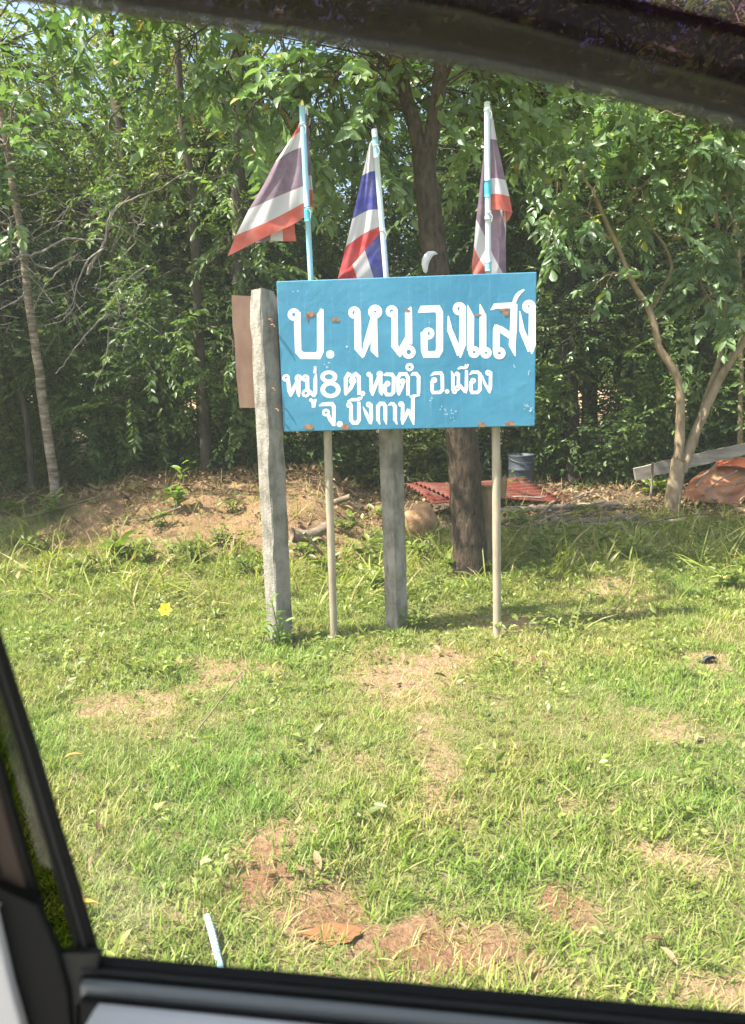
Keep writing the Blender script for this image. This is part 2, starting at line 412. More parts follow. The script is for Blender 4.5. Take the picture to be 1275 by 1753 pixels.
# ------------------------------------------------------------------ ground cover (uncountable: geometry-node instances)
def hidden_collection(name, meshes):
    c = bpy.data.collections.new(name)
    for i, me in enumerate(meshes):
        c.objects.link(bpy.data.objects.new('%s_source' % name, me))
    return c
def scatter(name, pts, rot, scale, idx, coll, lushv=None):
    m = bpy.data.meshes.new(name)
    n = len(pts); m.vertices.add(n); m.vertices.foreach_set('co', pts.astype(np.float32).ravel())
    m.attributes.new('rot', 'FLOAT_VECTOR', 'POINT').data.foreach_set('vector', rot.astype(np.float32).ravel())
    m.attributes.new('scl', 'FLOAT', 'POINT').data.foreach_set('value', scale.astype(np.float32))
    m.attributes.new('idx', 'INT', 'POINT').data.foreach_set('value', idx.astype(np.int32))
    m.attributes.new('lush', 'FLOAT', 'POINT').data.foreach_set('value', (np.zeros(n) if lushv is None else lushv).astype(np.float32))
    o = stuff(mkobj(name, m))
    g = bpy.data.node_groups.new(name, 'GeometryNodeTree')
    g.interface.new_socket('Geometry', in_out='INPUT', socket_type='NodeSocketGeometry')
    g.interface.new_socket('Geometry', in_out='OUTPUT', socket_type='NodeSocketGeometry')
    gi = g.nodes.new('NodeGroupInput'); go = g.nodes.new('NodeGroupOutput')
    ci = g.nodes.new('GeometryNodeCollectionInfo'); ci.inputs['Collection'].default_value = coll
    ci.inputs['Separate Children'].default_value = True; ci.inputs['Reset Children'].default_value = True
    ip = g.nodes.new('GeometryNodeInstanceOnPoints'); ip.inputs['Pick Instance'].default_value = True
    def na(nm, ty):
        a = g.nodes.new('GeometryNodeInputNamedAttribute'); a.data_type = ty; a.inputs['Name'].default_value = nm
        return next(s for s in a.outputs if s.enabled and s.name == 'Attribute')
    L = g.links.new
    L(gi.outputs[0], ip.inputs['Points']); L(ci.outputs[0], ip.inputs['Instance'])
    L(na('idx', 'INT'), ip.inputs['Instance Index']); L(na('rot', 'FLOAT_VECTOR'), ip.inputs['Rotation']); L(na('scl', 'FLOAT'), ip.inputs['Scale'])
    L(ip.outputs[0], go.inputs[0])
    md = o.modifiers.new('scatter', 'NODES'); md.node_group = g
    return o

def blade_mesh(rng, nb, h0, h1, w, lean, straw=0.2, curl=0.6, spread=0.02):
    V = []; F = []; T = []
    for _ in range(nb):
        a = rng.uniform(0, 2 * math.pi); d = np.array([math.cos(a), math.sin(a), 0]); s = np.array([-d[1], d[0], 0])
        hh = rng.uniform(h0, h1); le = lean * rng.uniform(0.3, 1.3); cu = curl * rng.uniform(0.4, 1.4)
        p = np.array([rng.normal() * spread, rng.normal() * spread, -0.006]); b0 = len(V); ang = le
        tt = rng.uniform(0, 0.66) if rng.random() > straw else rng.uniform(0.74, 1.0)
        ww = w * rng.uniform(0.7, 1.3)
        for k in range(4):
            wk = ww * (0.75, 1.0, 0.75, 0.0)[k]
            if k < 3: V += [p - s * wk / 2, p + s * wk / 2]; T += [tt, tt]
            else: V += [p]; T += [min(1, tt + 0.1)]
            ang += cu / 3
            p = p + hh / 3 * (math.cos(ang) * np.array([0, 0, 1]) + math.sin(ang) * d)
        F += [(b0, b0 + 1, b0 + 3, b0 + 2), (b0 + 2, b0 + 3, b0 + 5, b0 + 4), (b0 + 4, b0 + 5, b0 + 6)]
    me = bpy.data.meshes.new('tuft'); me.from_pydata([tuple(v) for v in V], [], F)
    me.attributes.new('tint', 'FLOAT', 'POINT').data.foreach_set('value', np.array(T, np.float32))
    me.materials.append(M['grass']); me.update(); return me
def flat_leaf_cluster(rng, n, L, kind, material, rad, tilt, wr=0.6, hgt=0.03, t0=0, t1=1):
    a = rng.uniform(0, 2 * math.pi, n)
    pos = np.stack([np.cos(a) * rad * rng.random(n), np.sin(a) * rad * rng.random(n), hgt * rng.uniform(0.1, 1.0, n)], -1)
    ax = np.stack([np.cos(a + rng.normal(size=n) * .5), np.sin(a + rng.normal(size=n) * .5), rng.normal(size=n) * tilt + 0.15], -1)
    up = np.array([0, 0, 1.0]) + tilt * rng.normal(size=(n, 3))
    ll = L * rng.uniform(0.6, 1.2, n)
    return leaves_mesh('cluster', pos, ax, up, ll, ll * wr, rng.uniform(t0, t1, n), kind, material)

def sample(n, x0, x1, y0, y1, dens):
    x = RNG.uniform(x0, x1, n); y = RNG.uniform(y0, y1, n)
    k = RNG.random(n) < dens(x, y); x, y = x[k], y[k]
    return x, y
def placed(x, y, dz=0.0): return np.stack([x, y, H(x, y) + dz], -1)
def spin(n, tilt=0.15): return np.stack([RNG.normal(size=n) * tilt, RNG.normal(size=n) * tilt, RNG.uniform(0, 6.283, n)], -1)
inview = lambda x, y, m=0.25: (np.abs(x) < 0.53 * y + m)
rg = np.random.default_rng(11)

tufts = [blade_mesh(rg, 13, 0.02, 0.05, 0.0032, 0.7, 0.22) for _ in range(5)] + [blade_mesh(rg, 10, 0.035, 0.075, 0.0040, 0.5, 0.14) for _ in range(4)] + \
        [blade_mesh(rg, 12, 0.02, 0.065, 0.0028, 1.2, 0.85, 0.6) for _ in range(3)]
cg = hidden_collection('tuft', tufts)
lush = lambda x, y: 0.5 + 1.6 * fbm(x * 1.6 + 50, y * 1.6 + 20, 3)
def gdens(x, y):
    s = soil(x, y); d = (1 - sstep(0.34, 0.85, s)) * 0.86 + 0.14
    return d * np.where(inview(x, y), 1, 0.25) * (1 - sstep(5.6, 6.9, y) * 0.85) * np.clip(1.25 - 0.10 * y, 0.5, 1)
x, y = sample(132000, -4.2, 4.2, 0.9, 7.3, gdens)
lu = lush(x, y); r = RNG.random(len(x)); s_ = soil(x, y)
long_p = np.clip(0.22 + 0.9 * (lu - 0.5) + 0.15 * (y < 2.3), 0.05, 0.7)
idx = np.where(r < long_p, RNG.integers(5, 9, len(x)), RNG.integers(0, 5, len(x)))
idx = np.where(RNG.random(len(x)) < np.clip(0.16 + 1.0 * s_, 0, .85), RNG.integers(9, 12, len(x)), idx)
scatter('grass', placed(x, y), spin(len(x)), RNG.uniform(0.7, 1.3, len(x)) * np.clip(0.84 + 0.5 * (lu - 0.5), 0.55, 1.25), idx, cg, np.clip(0.42 + 2.2 * fbm(x * 2.1 + 5, y * 2.1 + 9, 4) + 0.8 * fbm(x * 9, y * 9, 2), 0, 1))

longt = [blade_mesh(rg, 10, 0.14, 0.34, 0.008, 0.45, 0.12, 1.3, 0.03) for _ in range(5)]
cl = hidden_collection('long_tuft', longt)
def ldens(x, y):
    near_trunk = np.exp(-(((x - 0.62) / 0.9) ** 2 + ((y - 4.75) / 0.35) ** 2))
    edge = np.exp(-((y - 5.1 - 0.3 * np.sin(x * 2)) / 0.45) ** 2) * (x > 0.0)
    left = np.exp(-((y - 4.9) / 0.6) ** 2) * (x < -0.9) * 0.5
    gul = np.exp(-(((x + 0.1) / 0.45) ** 2 + ((y - 4.9) / 0.5) ** 2))
    edge2 = np.exp(-((y - 5.75 - 0.25 * np.sin(x * 3.1)) / 0.4) ** 2) * (x > 0.5) * 0.5
    return np.clip(near_trunk + edge * 0.7 + edge2 + left * 0.8 + gul * .6 + 0.012 * (y > 2.7), 0, 1) * (0.4 + fbm(x * 4, y * 4, 2) * 1.5)
x, y = sample(8000, -3.8, 3.8, 1.6, 6.6, ldens)
scatter('long_grass', placed(x, y), spin(len(x), 0.25), RNG.uniform(0.55, 1.15, len(x)), RNG.integers(0, 5, len(x)), cl)

weeds = [flat_leaf_cluster(rg, 9, 0.022, 'mid', M['weed'], 0.035, 0.4) for _ in range(5)] + [flat_leaf_cluster(rg, 12, 0.036, 'mid', M['weed'], 0.05, 0.45, 0.5, 0.08) for _ in range(3)]
cw = hidden_collection('weed', weeds)
def wdens(x, y):
    d = 0.10 + 0.7 * sstep(2.6, 3.4, y) * (1 - sstep(5.2, 6.0, y))
    d = d * np.clip(0.6 + 2.2 * fbm(x * 2.3 + 8, y * 2.3, 3), 0.05, 1) * (1 - 0.85 * sstep(0.4, 0.7, soil(x, y)))
    return d * inview(x, y, 0.5)
x, y = sample(24000, -4, 4, 1.2, 6.2, wdens)
scatter('ground_weeds', placed(x, y), spin(len(x)), RNG.uniform(0.6, 1.3, len(x)), np.where(RNG.random(len(x)) < 0.85, RNG.integers(0, 5, len(x)), RNG.integers(5, 8, len(x))), cw)

lit = [flat_leaf_cluster(rg, 5, 0.07, 'mid', M['litter'], 0.10, 0.3, 0.45, 0.02) for _ in range(6)] + [blade_mesh(rg, 7, 0.08, 0.2, 0.004, 1.35, 1.0, 0.3, 0.05) for _ in range(3)]
cl2 = hidden_collection('litter', lit)
def litdens(x, y):
    s = soil(x, y)
    return (0.06 + 0.7 * sstep(0.3, 0.7, s) * (0.25 + 0.75 * sstep(4.4, 5.6, y)) + 0.35 * sstep(5.6, 6.6, y)) * np.where(inview(x, y, 1.0), 1, 0.3) * np.clip(0.6 + 2 * fbm(x * 3, y * 3 + 7, 3), 0.1, 1) * np.where((x < -0.1) & (y < 7), 0.7, 1)
x, y = sample(30000, -7, 7, 1.2, 13, litdens)
scatter('leaf_litter', placed(x, y, 0.006), spin(len(x), 0.25), RNG.uniform(0.6, 1.35, len(x)) * (0.5 + 0.5 * sstep(2.5, 5.5, y)), np.where(RNG.random(len(x)) < 0.6, RNG.integers(0, 6, len(x)), RNG.integers(6, 9, len(x))), cl2)

m, t, b, o = mat('concrete_road'); f = noise(t, 2.5, 8, .7); f2 = noise(t, 120, 3)
t.links.new(mixc(t, ramp(t, f2, [(.4, (0, 0, 0)), (.7, (.35, .35, .35))]), ramp(t, f, [(.3, (0.30, 0.275, 0.24)), (.7, (0.42, 0.39, 0.35))]), (.2, .18, .16)), b.inputs['Base Color']); b.inputs['Roughness'].default_value = .9; bump(t, b, f2, .4, .004)
rb = MB(); rb.box((0, -2.55, 0.02), (180, 5.6, 0.10)); structure(rb.obj('road', m))

# puddle of muddy water in the hollow
m, t, b, o = mat('muddy_water'); b.inputs['Base Color'].default_value = (0.20, 0.095, 0.042, 1); b.inputs['Roughness'].default_value = 0.12
bump(t, b, noise(t, 30, 2), 0.05, 0.003)
pb = MB(); c0 = hit(572, 1606)
zw = float(H(c0[0], c0[1])) + 0.008
nV = [np.array([c0[0], c0[1], zw])]
for k in range(40):
    a = 2 * math.pi * k / 40; rr = 1 + 1.1 * float(fbm(np.array(3 + math.cos(a) * 1.5), np.array(3 + math.sin(a) * 1.5), 3))
    nV.append(np.array([c0[0] + 0.06 * rr * math.cos(a), c0[1] + 0.032 * rr * math.sin(a), zw]))
pb.add(nV, [(0, 1 + k, 1 + (k + 1) % 40) for k in range(40)])
structure(pb.obj('puddle', m))

# ------------------------------------------------------------------ trees
def limb(mb, pts, r0, r1, n=12, sides=8, wob=0.0, rng=None, p=1.0):
    c = spline(pts, n)
    if wob: c[1:-1] += (rng or RNG).normal(size=(n - 2, 3)) * wob
    mb.tube(c, r0 + (r1 - r0) * np.linspace(0, 1, n) ** p, sides, True, 0.12 if sides > 6 else 0, RNG)
    return c

def forest_tree_meshes(seed, Ht, rt, zc, rc, rz, K, per, L, material, kind='simple', wr=0.48, twl=0.28, lean=0.25, bark='bark_forest'):
    """a whole tree: trunk + limbs (wood mesh), foliage (leaf mesh)"""
    rng = np.random.default_rng(seed)
    wood = MB()
    tx = rng.normal() * lean; ty = rng.normal() * lean
    tp = spline([(0, 0, -0.15), (tx * .3 + rng.normal() * .06, ty * .3, Ht * .33), (tx * .6 + rng.normal() * .1, ty * .7, Ht * .66), (tx, ty, Ht)], 14)
    wood.tube(tp, rt * (1 - 0.75 * np.linspace(0, 1, 14)) * np.array([1.25] + [1] * 13), 8, True, 0.1, rng)
    # foliage clump centres, then twigs inside the clumps
    nc = 13
    cen = []
    while len(cen) < nc:
        u = rng.uniform(-1, 1, 3)
        if 0.25 < np.dot(u, u) < 1: cen.append(u)
    cen = np.array(cen) * np.array([rc, rc, rz]) * 0.85 + np.array([tx * .6, ty * .6, zc])
    for c in cen:
        zt = np.clip(c[2] - 0.35 * np.hypot(c[0], c[1]) - 0.3, 0.25 * Ht, Ht * 0.97)
        i = int(np.clip(zt / Ht * 13, 0, 13)); s = tp[i]
        midp = (s + c) / 2 + np.array([0, 0, 0.15]) + rng.normal(size=3) * 0.08
        wood.tube(spline([s, midp, c], 7), np.linspace(rt * 0.35, rt * 0.07, 7), 5, False)
    k = rng.integers(0, nc, K)
    off = rng.normal(size=(K, 3)) * np.array([0.42, 0.42, 0.30]) * rc * 0.62
    C = cen[k] + off
    D = nrm(nrm(off) + 0.5 * rng.normal(size=(K, 3)) + np.array([0, 0, 0.05]))
    P = spray_leaves(rng, C, D, per, twl, L, wr, 0.3, 0.55)
    for q in range(0, K, 4):
        wood.tube([cen[k[q]], (cen[k[q]] + C[q]) / 2 + rng.normal(size=3) * .04, C[q], C[q] + D[q] * twl], [0.008, 0.006, 0.004, 0.002], 3, False)
    return wood.mesh('trunk', M[bark], True), leaves_mesh('crown', *P, kind, material)

def plant_tree(name, label, cat, meshes, loc, rz=0, sc=1.0, group=None, parts=('trunk', 'crown')):
    r = empty(name, label, cat, loc, group); r.rotation_euler = (0, 0, rz); r.scale = (sc, sc, sc)
    for nm, me in zip(parts, meshes): mkobj(nm, me, r)
    return r

# deep woodland: five kinds of tall tree, shared between the trees that stand further in
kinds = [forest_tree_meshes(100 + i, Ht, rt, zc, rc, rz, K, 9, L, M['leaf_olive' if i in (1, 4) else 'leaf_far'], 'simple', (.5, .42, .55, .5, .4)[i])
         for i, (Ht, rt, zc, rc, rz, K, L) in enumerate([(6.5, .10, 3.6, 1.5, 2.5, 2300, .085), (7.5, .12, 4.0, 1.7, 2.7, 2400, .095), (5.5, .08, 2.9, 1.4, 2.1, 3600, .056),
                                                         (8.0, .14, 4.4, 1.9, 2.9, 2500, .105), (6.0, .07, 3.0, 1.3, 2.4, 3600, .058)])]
deep = [  # x, y, kind, rot, scale, label
    (-5.6, 8.2, 0, 0.3, 1.0, 'leafy woodland tree at the far edge of the wood beyond the striped thin trunk'),
    (-4.0, 9.3, 2, 1.9, 1.05, 'bushy crowned tree rising behind the pale striped trunk'),
    (-2.55, 8.9, 1, 4.1, 1.0, 'tall dark tree whose straight trunk reaches the window top behind bare branches'),
    (-1.2, 9.6, 4, 0.8, .85, 'slim leafy tree in the wood behind the brown board'),
    (-0.2, 9.4, 0, 2.7, 0.72, 'leafy tree in the wood behind the white and blue flag'),
    (1.55, 9.7, 3, 5.2, 0.95, 'large crowned tree in the wood behind the right flagpole'),
    (2.75, 9.1, 2, 3.3, .85, 'leafy tree with a dark leaning trunk beside the sign edge'),
    (4.0, 9.2, 1, 1.1, 1.0, 'tall tree in the wood behind the forked tree'),
    (5.5, 8.6, 0, 5.8, 1.0, 'broad tree above the orange plastic sheet'),
    (-6.8, 11.5, 3, 0.0, 1.0, None), (-4.9, 11.8, 1, 2.0, 1.0, None), (-3.0, 11.6, 0, 3.6, 1.05, None), (-1.3, 12.0, 3, 5.0, .75, None), (0.7, 11.7, 2, 0.6, .8, None),
    (2.4, 12.1, 1, 1.4, 1.0, None), (4.3, 11.7, 4, 4.4, 1.1, None), (6.2, 11.6, 3, 2.9, 1.0, None),
    (-7.2, 14.8, 1, 2.2, 1.05, None), (-0.9, 15.4, 1, 0.1, 1.0, None), (3.4, 15.1, 3, 5.5, 1.0, None),
]
for (x, y, k, rz, sc, lab) in deep:
    plant_tree('forest_tree', lab or 'dark leafy tree deep inside the wood, one among many behind the front row', 'tree', kinds[k], (x, y, float(H(x, y))), rz, sc, 'trees in the wood')

# undergrowth bushes along the wood's edge
def bush_meshes(seed, h, r, K, L, material, kind='simple'):
    rng = np.random.default_rng(seed); wood = MB()
    C = []; D = []
    for s in range(9):
        a = rng.uniform(0, 6.28); d = np.array([math.cos(a), math.sin(a), 0]); rr = r * rng.uniform(.4, 1)
        tip = d * rr + np.array([0, 0, h * rng.uniform(.7, 1.1)])
        c = spline([d * .08 - np.array([0, 0, .08]), d * rr * .35 + np.array([0, 0, tip[2] * .5]), tip], 10)
        wood.tube(c, np.linspace(.014, .003, 10), 4, False)
        for q in range(K // 9):
            i = rng.integers(1, 10); C.append(c[i] + rng.normal(size=3) * 0.13 * r); D.append(d * .6 + rng.normal(size=3) * .6 + np.array([0, 0, .1]))
    C = np.array(C); C[:, 2] = np.maximum(C[:, 2], 0.04)
    P = spray_leaves(rng, C, np.array(D), 8, .2, L, 0.5, 0.25, 0.6)
    return wood.mesh('stem', M['bark_forest'], True), leaves_mesh('foliage', *P, kind, material)
bk = [bush_meshes(200 + i, h, r, K, L, M['leaf_olive' if i in (1, 4) else 'leaf_shrub']) for i, (h, r, K, L) in enumerate([(1.3, .85, 700, .075), (1.0, .9, 650, .065), (1.7, .8, 800, .085), (0.8, .7, 500, .06), (2.9, 1.15, 2300, .058), (3.4, 1.0, 1700, .08)])]
bl = [(-5.2, 7.7, 0, 'leafy bush at the wood edge outside the thin striped tree'), (-3.75, 8.3, 1, 'low bush at the wood edge just beyond the pale striped trunk'), (-2.75, 8.2, 2, 'tall green bush behind the earth bank'),
      (-1.95, 8.3, 0, 'bush behind the bright sapling on the earth bank'), (-1.15, 8.5, 3, 'dark low bush behind the brown board'), (-0.35, 8.6, 2, 'bush below the blue sign between its two concrete posts'),
      (0.35, 8.5, 1, 'bush behind the red corrugated sheets under the sign'), (1.05, 8.9, 0, 'bush behind the dark trunk below the sign'), (1.95, 8.9, 2, 'leafy bush beside the grey drum'),
      (2.6, 8.4, 3, 'low bush at the far end of the red corrugated sheets'), (3.2, 8.2, 0, 'sunlit bush behind the end of the long plank'), (4.1, 8.0, 2, 'dark bush behind the orange plastic sheet'), (5.1, 7.8, 1, 'bush beyond the orange plastic sheet'),
      (-6.2, 9.9, 4, None), (-4.7, 9.6, 5, None), (-3.3, 9.8, 4, None), (-1.9, 9.7, 5, None), (-0.5, 9.9, 4, None), (0.9, 9.8, 5, None), (2.2, 9.9, 4, None), (3.5, 9.6, 5, None), (4.9, 9.7, 4, None), (6.2, 9.8, 5, None),
      (-7.0, 12.6, 5, None), (-5.3, 12.3, 4, None), (-3.6, 12.6, 5, None), (-2.0, 12.4, 4, None), (-0.4, 12.7, 5, None), (1.3, 12.4, 4, None), (2.9, 12.6, 5, None), (4.6, 12.4, 4, None), (6.3, 12.7, 5, None), (7.8, 12.3, 4, None)]
for (x, y, k, lab) in bl:
    plant_tree('bush', lab or 'dark undergrowth bush inside the wood behind the edge bushes', 'bush', bk[k], (x, y, float(H(x, y))), RNG.uniform(0, 6), RNG.uniform(0.9, 1.2), 'undergrowth bushes', ('stem', 'foliage'))

# low far wood beyond the belt
far = MB()
frng = np.random.default_rng(5)
K = 4200
fp = np.stack([frng.uniform(-70, 70, K), 60 + frng.uniform(0, 14, K), np.zeros(K)], -1)
fp[:, 2] = frng.random(K) ** 0.8 * (2.2 + 3.0 * (0.5 + fbm(fp[:, 0] * .13, fp[:, 0] * 0 + 2, 3)))
fm = leaves_mesh('far_wood', *spray_leaves(frng, fp, frng.normal(size=(K, 3)), 5, .8, .9, .7, .2, .8), 'simple', M['leaf_shrub'])
stuff(mkobj('far_wood', fm))

# near trees: limbs traced as (photo x, photo y, distance) and grown with sprays of countable leaves
LEAFV = {}
def leaf_variants(key, material, wr):
    if key not in LEAFV:
        rng = np.random.default_rng(50 + len(LEAFV)); out = []
        for i in range(9):
            out.append(leaves_mesh('leaf', np.zeros((1, 3)), np.array([[0, 1.0, -0.1 * rng.random()]]), np.array([[0.25 * rng.normal(), 0, 1.0]]), np.ones(1), np.array([wr * rng.uniform(.85, 1.15)]),
                                   np.array([min(i / 8.5, 0.93) if i < 8 else 1.0]), 'full', material))
        LEAFV[key] = out
    return LEAFV[key]
def pts(lst): return [at(*q) for q in lst]

def near_tree(root, trunk, crown_twigs, P, material, key, wr, bark, n_single=300):
    """trunk: MB already filled.  P: spray arrays.  The nearest, largest leaves become parts of the crown."""
    pos, ax, up, L, Wd, T = P
    dd = np.linalg.norm(pos - CAM, axis=1)
    d = (pos - CAM) @ CF; u = 637.5 + FPX * ((pos - CAM) @ CR) / d; v = 876.5 - FPX * ((pos - CAM) @ CU) / d
    vis = (u > 0) & (u < 1275) & (v > 0) & (v < 880)
    score = np.where(vis, L / dd, 0)
    order = np.argsort(-score); single = order[:n_single]; rest = order[n_single:]
    mkobj('trunk', trunk.mesh('trunk', M[bark], True), root)
    cr = mkobj('crown', crown_twigs.mesh('crown', M[bark], True), root)
    if len(rest):
        stuff(mkobj('foliage', leaves_mesh('foliage', pos[rest], ax[rest], up[rest], L[rest], Wd[rest], T[rest], 'mid', material), cr))
    lv = leaf_variants(key, material, wr)
    x, a, z = frames(ax, up)
    for i in single:
        o = mkobj('leaf', lv[8] if T[i] > 0.97 else lv[int(np.clip(T[i] * 8.5, 0, 7))], cr)
        Lm = L[i]; o.matrix_basis = Matrix(((x[i][0] * Lm, a[i][0] * Lm, z[i][0] * Lm, pos[i][0]), (x[i][1] * Lm, a[i][1] * Lm, z[i][1] * Lm, pos[i][1]),
                                            (x[i][2] * Lm, a[i][2] * Lm, z[i][2] * Lm, pos[i][2]), (0, 0, 0, 1)))

def sprays_on(mb, rng, curve, r, nside, twl, spread=1.0, drop=0.25):
    """side twigs off a branch curve; returns spray starts / directions"""
    C = []; D = []
    n = len(curve)
    for k in range(int(nside * 1.6)):
        i = int(np.clip(rng.uniform(0.25, 1.0) * (n - 1), 1, n - 1)); s = curve[i]
        tg = nrm(curve[i] - curve[i - 1]); sd = nrm(np.cross(tg, rng.normal(size=3)))
        d = nrm(tg * 0.5 + sd * spread + np.array([0, 0, -drop]))
        e = s + d * twl * rng.uniform(0.4, 1.1)
        mb.tube(spline([s, (s + e) / 2 + rng.normal(size=3) * .02, e], 5), np.linspace(r, r * .35, 5), 4, False)
        C.append(e); D.append(d + rng.normal(size=3) * .3)
        if rng.random() < .6: C.append((s + e) / 2); D.append(nrm(d + rng.normal(size=3)))
    return C, D

# --- the big dark tree behind the sign
rng = np.random.default_rng(21)
b0 = hit(808, 985)
root = empty('big_tree', 'thick dark rough-barked tree forking above, standing right behind the blue sign', 'tree', (0, 0, 0))
tr = MB(); tw = MB()
Yb = float(b0[1])
tk = limb(tr, [b0 - np.array([0, 0, .12]), at(800, 880, Yb), at(788, 740, Yb), at(762, 560, Yb + .05), at(742, 420, Yb + .08), at(728, 300, Yb + .1), at(722, 250, Yb + .1)], 0.122, 0.062, 40, 14, 0.003, rng, 0.75)
l1 = limb(tr, [at(724, 270, Yb + .1), at(708, 210, Yb + .12), at(690, 140, Yb + .2), at(670, 40, Yb + .3), at(640, -160, Yb + .3), at(600, -420, Yb + .2)], 0.05, 0.024, 22, 10, 0.004, rng)
l2 = limb(tr, [at(730, 275, Yb + .1), at(742, 215, Yb + .1), at(752, 140, Yb + .15), at(765, 30, Yb + .2), at(800, -170, Yb + .1), at(860, -420, Yb - .1)], 0.054, 0.024, 22, 10, 0.004, rng)
C = []; D = []
br = [  # drooping branches over the flags
    ([(690, 140, Yb + .2), (600, 60, Yb - .1), (500, 110, Yb - .2), (420, 200, Yb - .1)], 10), ([(690, 140, Yb + .2), (610, 110, Yb), (560, 150, Yb - .1), (520, 230, Yb)], 8), ([(670, 40, Yb + .3), (560, -10, Yb + .2), (430, 60, Yb + .4), (360, 170, Yb + .6)], 9),
    ([(700, 190, Yb + .15), (650, 160, Yb + .1), (620, 190, Yb + .1), (650, 240, Yb + .2)], 6), ([(752, 140, Yb + .2), (800, 90, Yb + .2), (870, 110, Yb + .3), (930, 170, Yb + .4)], 8), ([(765, 30, Yb + .2), (860, 30, Yb + .4), (960, 100, Yb + .7), (1010, 190, Yb + .9)], 8),
    ([(742, 200, Yb + .1), (790, 190, Yb + .4), (860, 220, Yb + .7), (900, 280, Yb + .8)], 7), ([(640, -160, Yb + .3), (480, -100, Yb + .1), (380, 20, Yb + .3), (300, 90, Yb + .6)], 9), ([(640, -160, Yb + .3), (560, -60, Yb - .3), (620, 60, Yb - .3), (700, 110, Yb - .2)], 8),
    ([(800, -170, Yb + .1), (900, -80, Yb + .2), (1020, 20, Yb + .5), (1100, 110, Yb + .8)], 9), ([(600, -420, Yb), (380, -300, Yb + .2), (200, -120, Yb + .4), (150, 30, Yb + .8)], 9), ([(860, -420, Yb), (1020, -320, Yb), (1200, -150, Yb + .2), (1290, 10, Yb + .4)], 10)]
for (q, ns) in br:
    c = limb(tw, pts(q), 0.018, 0.004, 14, 5, 0.01, rng)
    a_, b_ = sprays_on(tw, rng, c, 0.005, ns, 0.36); C += a_; D += b_
for l in (l1, l2):
    a_, b_ = sprays_on(tw, rng, l, 0.008, 22, 0.8, 1.2, 0.0); C += a_; D += b_
for (q, ns) in [([(600, -420, Yb), (420, -520, Yb + .1), (240, -460, Yb + .1), (60, -330, Yb + .1)], 26), ([(600, -420, Yb), (430, -380, Yb + .2), (300, -280, Yb + .2), (170, -200, Yb + .3)], 24),  # extra limbs above the view, added so their leaves shade the gully
                ([(640, -160, Yb + .3), (480, -260, Yb), (330, -220, Yb + .4), (200, -130, Yb + .5)], 22), ([(600, -420, Yb), (460, -640, Yb), (250, -680, Yb + .4), (60, -600, Yb + .6)], 24), ([(600, -420, Yb), (480, -560, Yb + .5), (330, -560, Yb + .9), (150, -480, Yb + 1.1)], 24)]:
    c = limb(tw, pts(q), 0.02, 0.005, 14, 5, 0.01, rng)
    a_, b_ = sprays_on(tw, rng, c, 0.006, ns, 0.45); C += a_; D += b_
P = spray_leaves(rng, np.array(C), np.array(D), 17, .34, .094, .52, .22, .55)
near_tree(root, tr, tw, P, M['leaf_near'], 'near', .46, 'bark_dark')

# --- the forked tan tree on the right
rng = np.random.default_rng(22)
b0 = hit(1150, 880); Yb = float(b0[1])
root = empty('forked_tree', 'tan forked tree with crooked limbs in front of the leaning plank', 'tree', (0, 0, 0))
tr = MB(); tw = MB()
limb(tr, [b0 - np.array([0, 0, .1]), at(1152, 850, Yb), at(1160, 800, Yb), at(1163, 785, Yb)], 0.075, 0.058, 10, 12, 0.002, rng)
la = limb(tr, [at(1160, 805, Yb), at(1163, 740, Yb + .02), at(1164, 670, Yb + .02), at(1152, 632, Yb), at(1128, 595, Yb), at(1120, 555, Yb), at(1108, 525, Yb), at(1085, 487, Yb - .02), at(1060, 430, Yb - .05), at(1020, 340, Yb - .1)], 0.044, 0.016, 34, 9, 0.002, rng)
lb = limb(tr, [at(1166, 808, Yb), at(1185, 755, Yb + .05), at(1212, 690, Yb + .08), at(1245, 625, Yb + .1), at(1290, 555, Yb + .1), at(1330, 440, Yb + .1), at(1350, 250, Yb)], 0.05, 0.02, 26, 9, 0.002, rng)
lc = limb(tr, [at(1198, 720, Yb + .06), at(1212, 670, Yb + .15), at(1232, 610, Yb + .2), at(1240, 540, Yb + .25), at(1235, 440, Yb + .3), at(1210, 300, Yb + .3), at(1160, 170, Yb + .2)], 0.03, 0.012, 22, 8, 0.002, rng)
ld = limb(tr, [at(1112, 530, Yb), at(1130, 505, Yb + .05), at(1150, 450, Yb + .1), at(1110, 380, Yb + .1), at(1070, 300, Yb + .1)], 0.018, 0.008, 14, 6, 0.003, rng)
le = limb(tr, [at(1150, 410, Yb + .1), at(1195, 385, Yb + .05), at(1240, 330, Yb), at(1290, 300, Yb)], 0.016, 0.008, 12, 6, 0.003, rng)
C = []; D = []
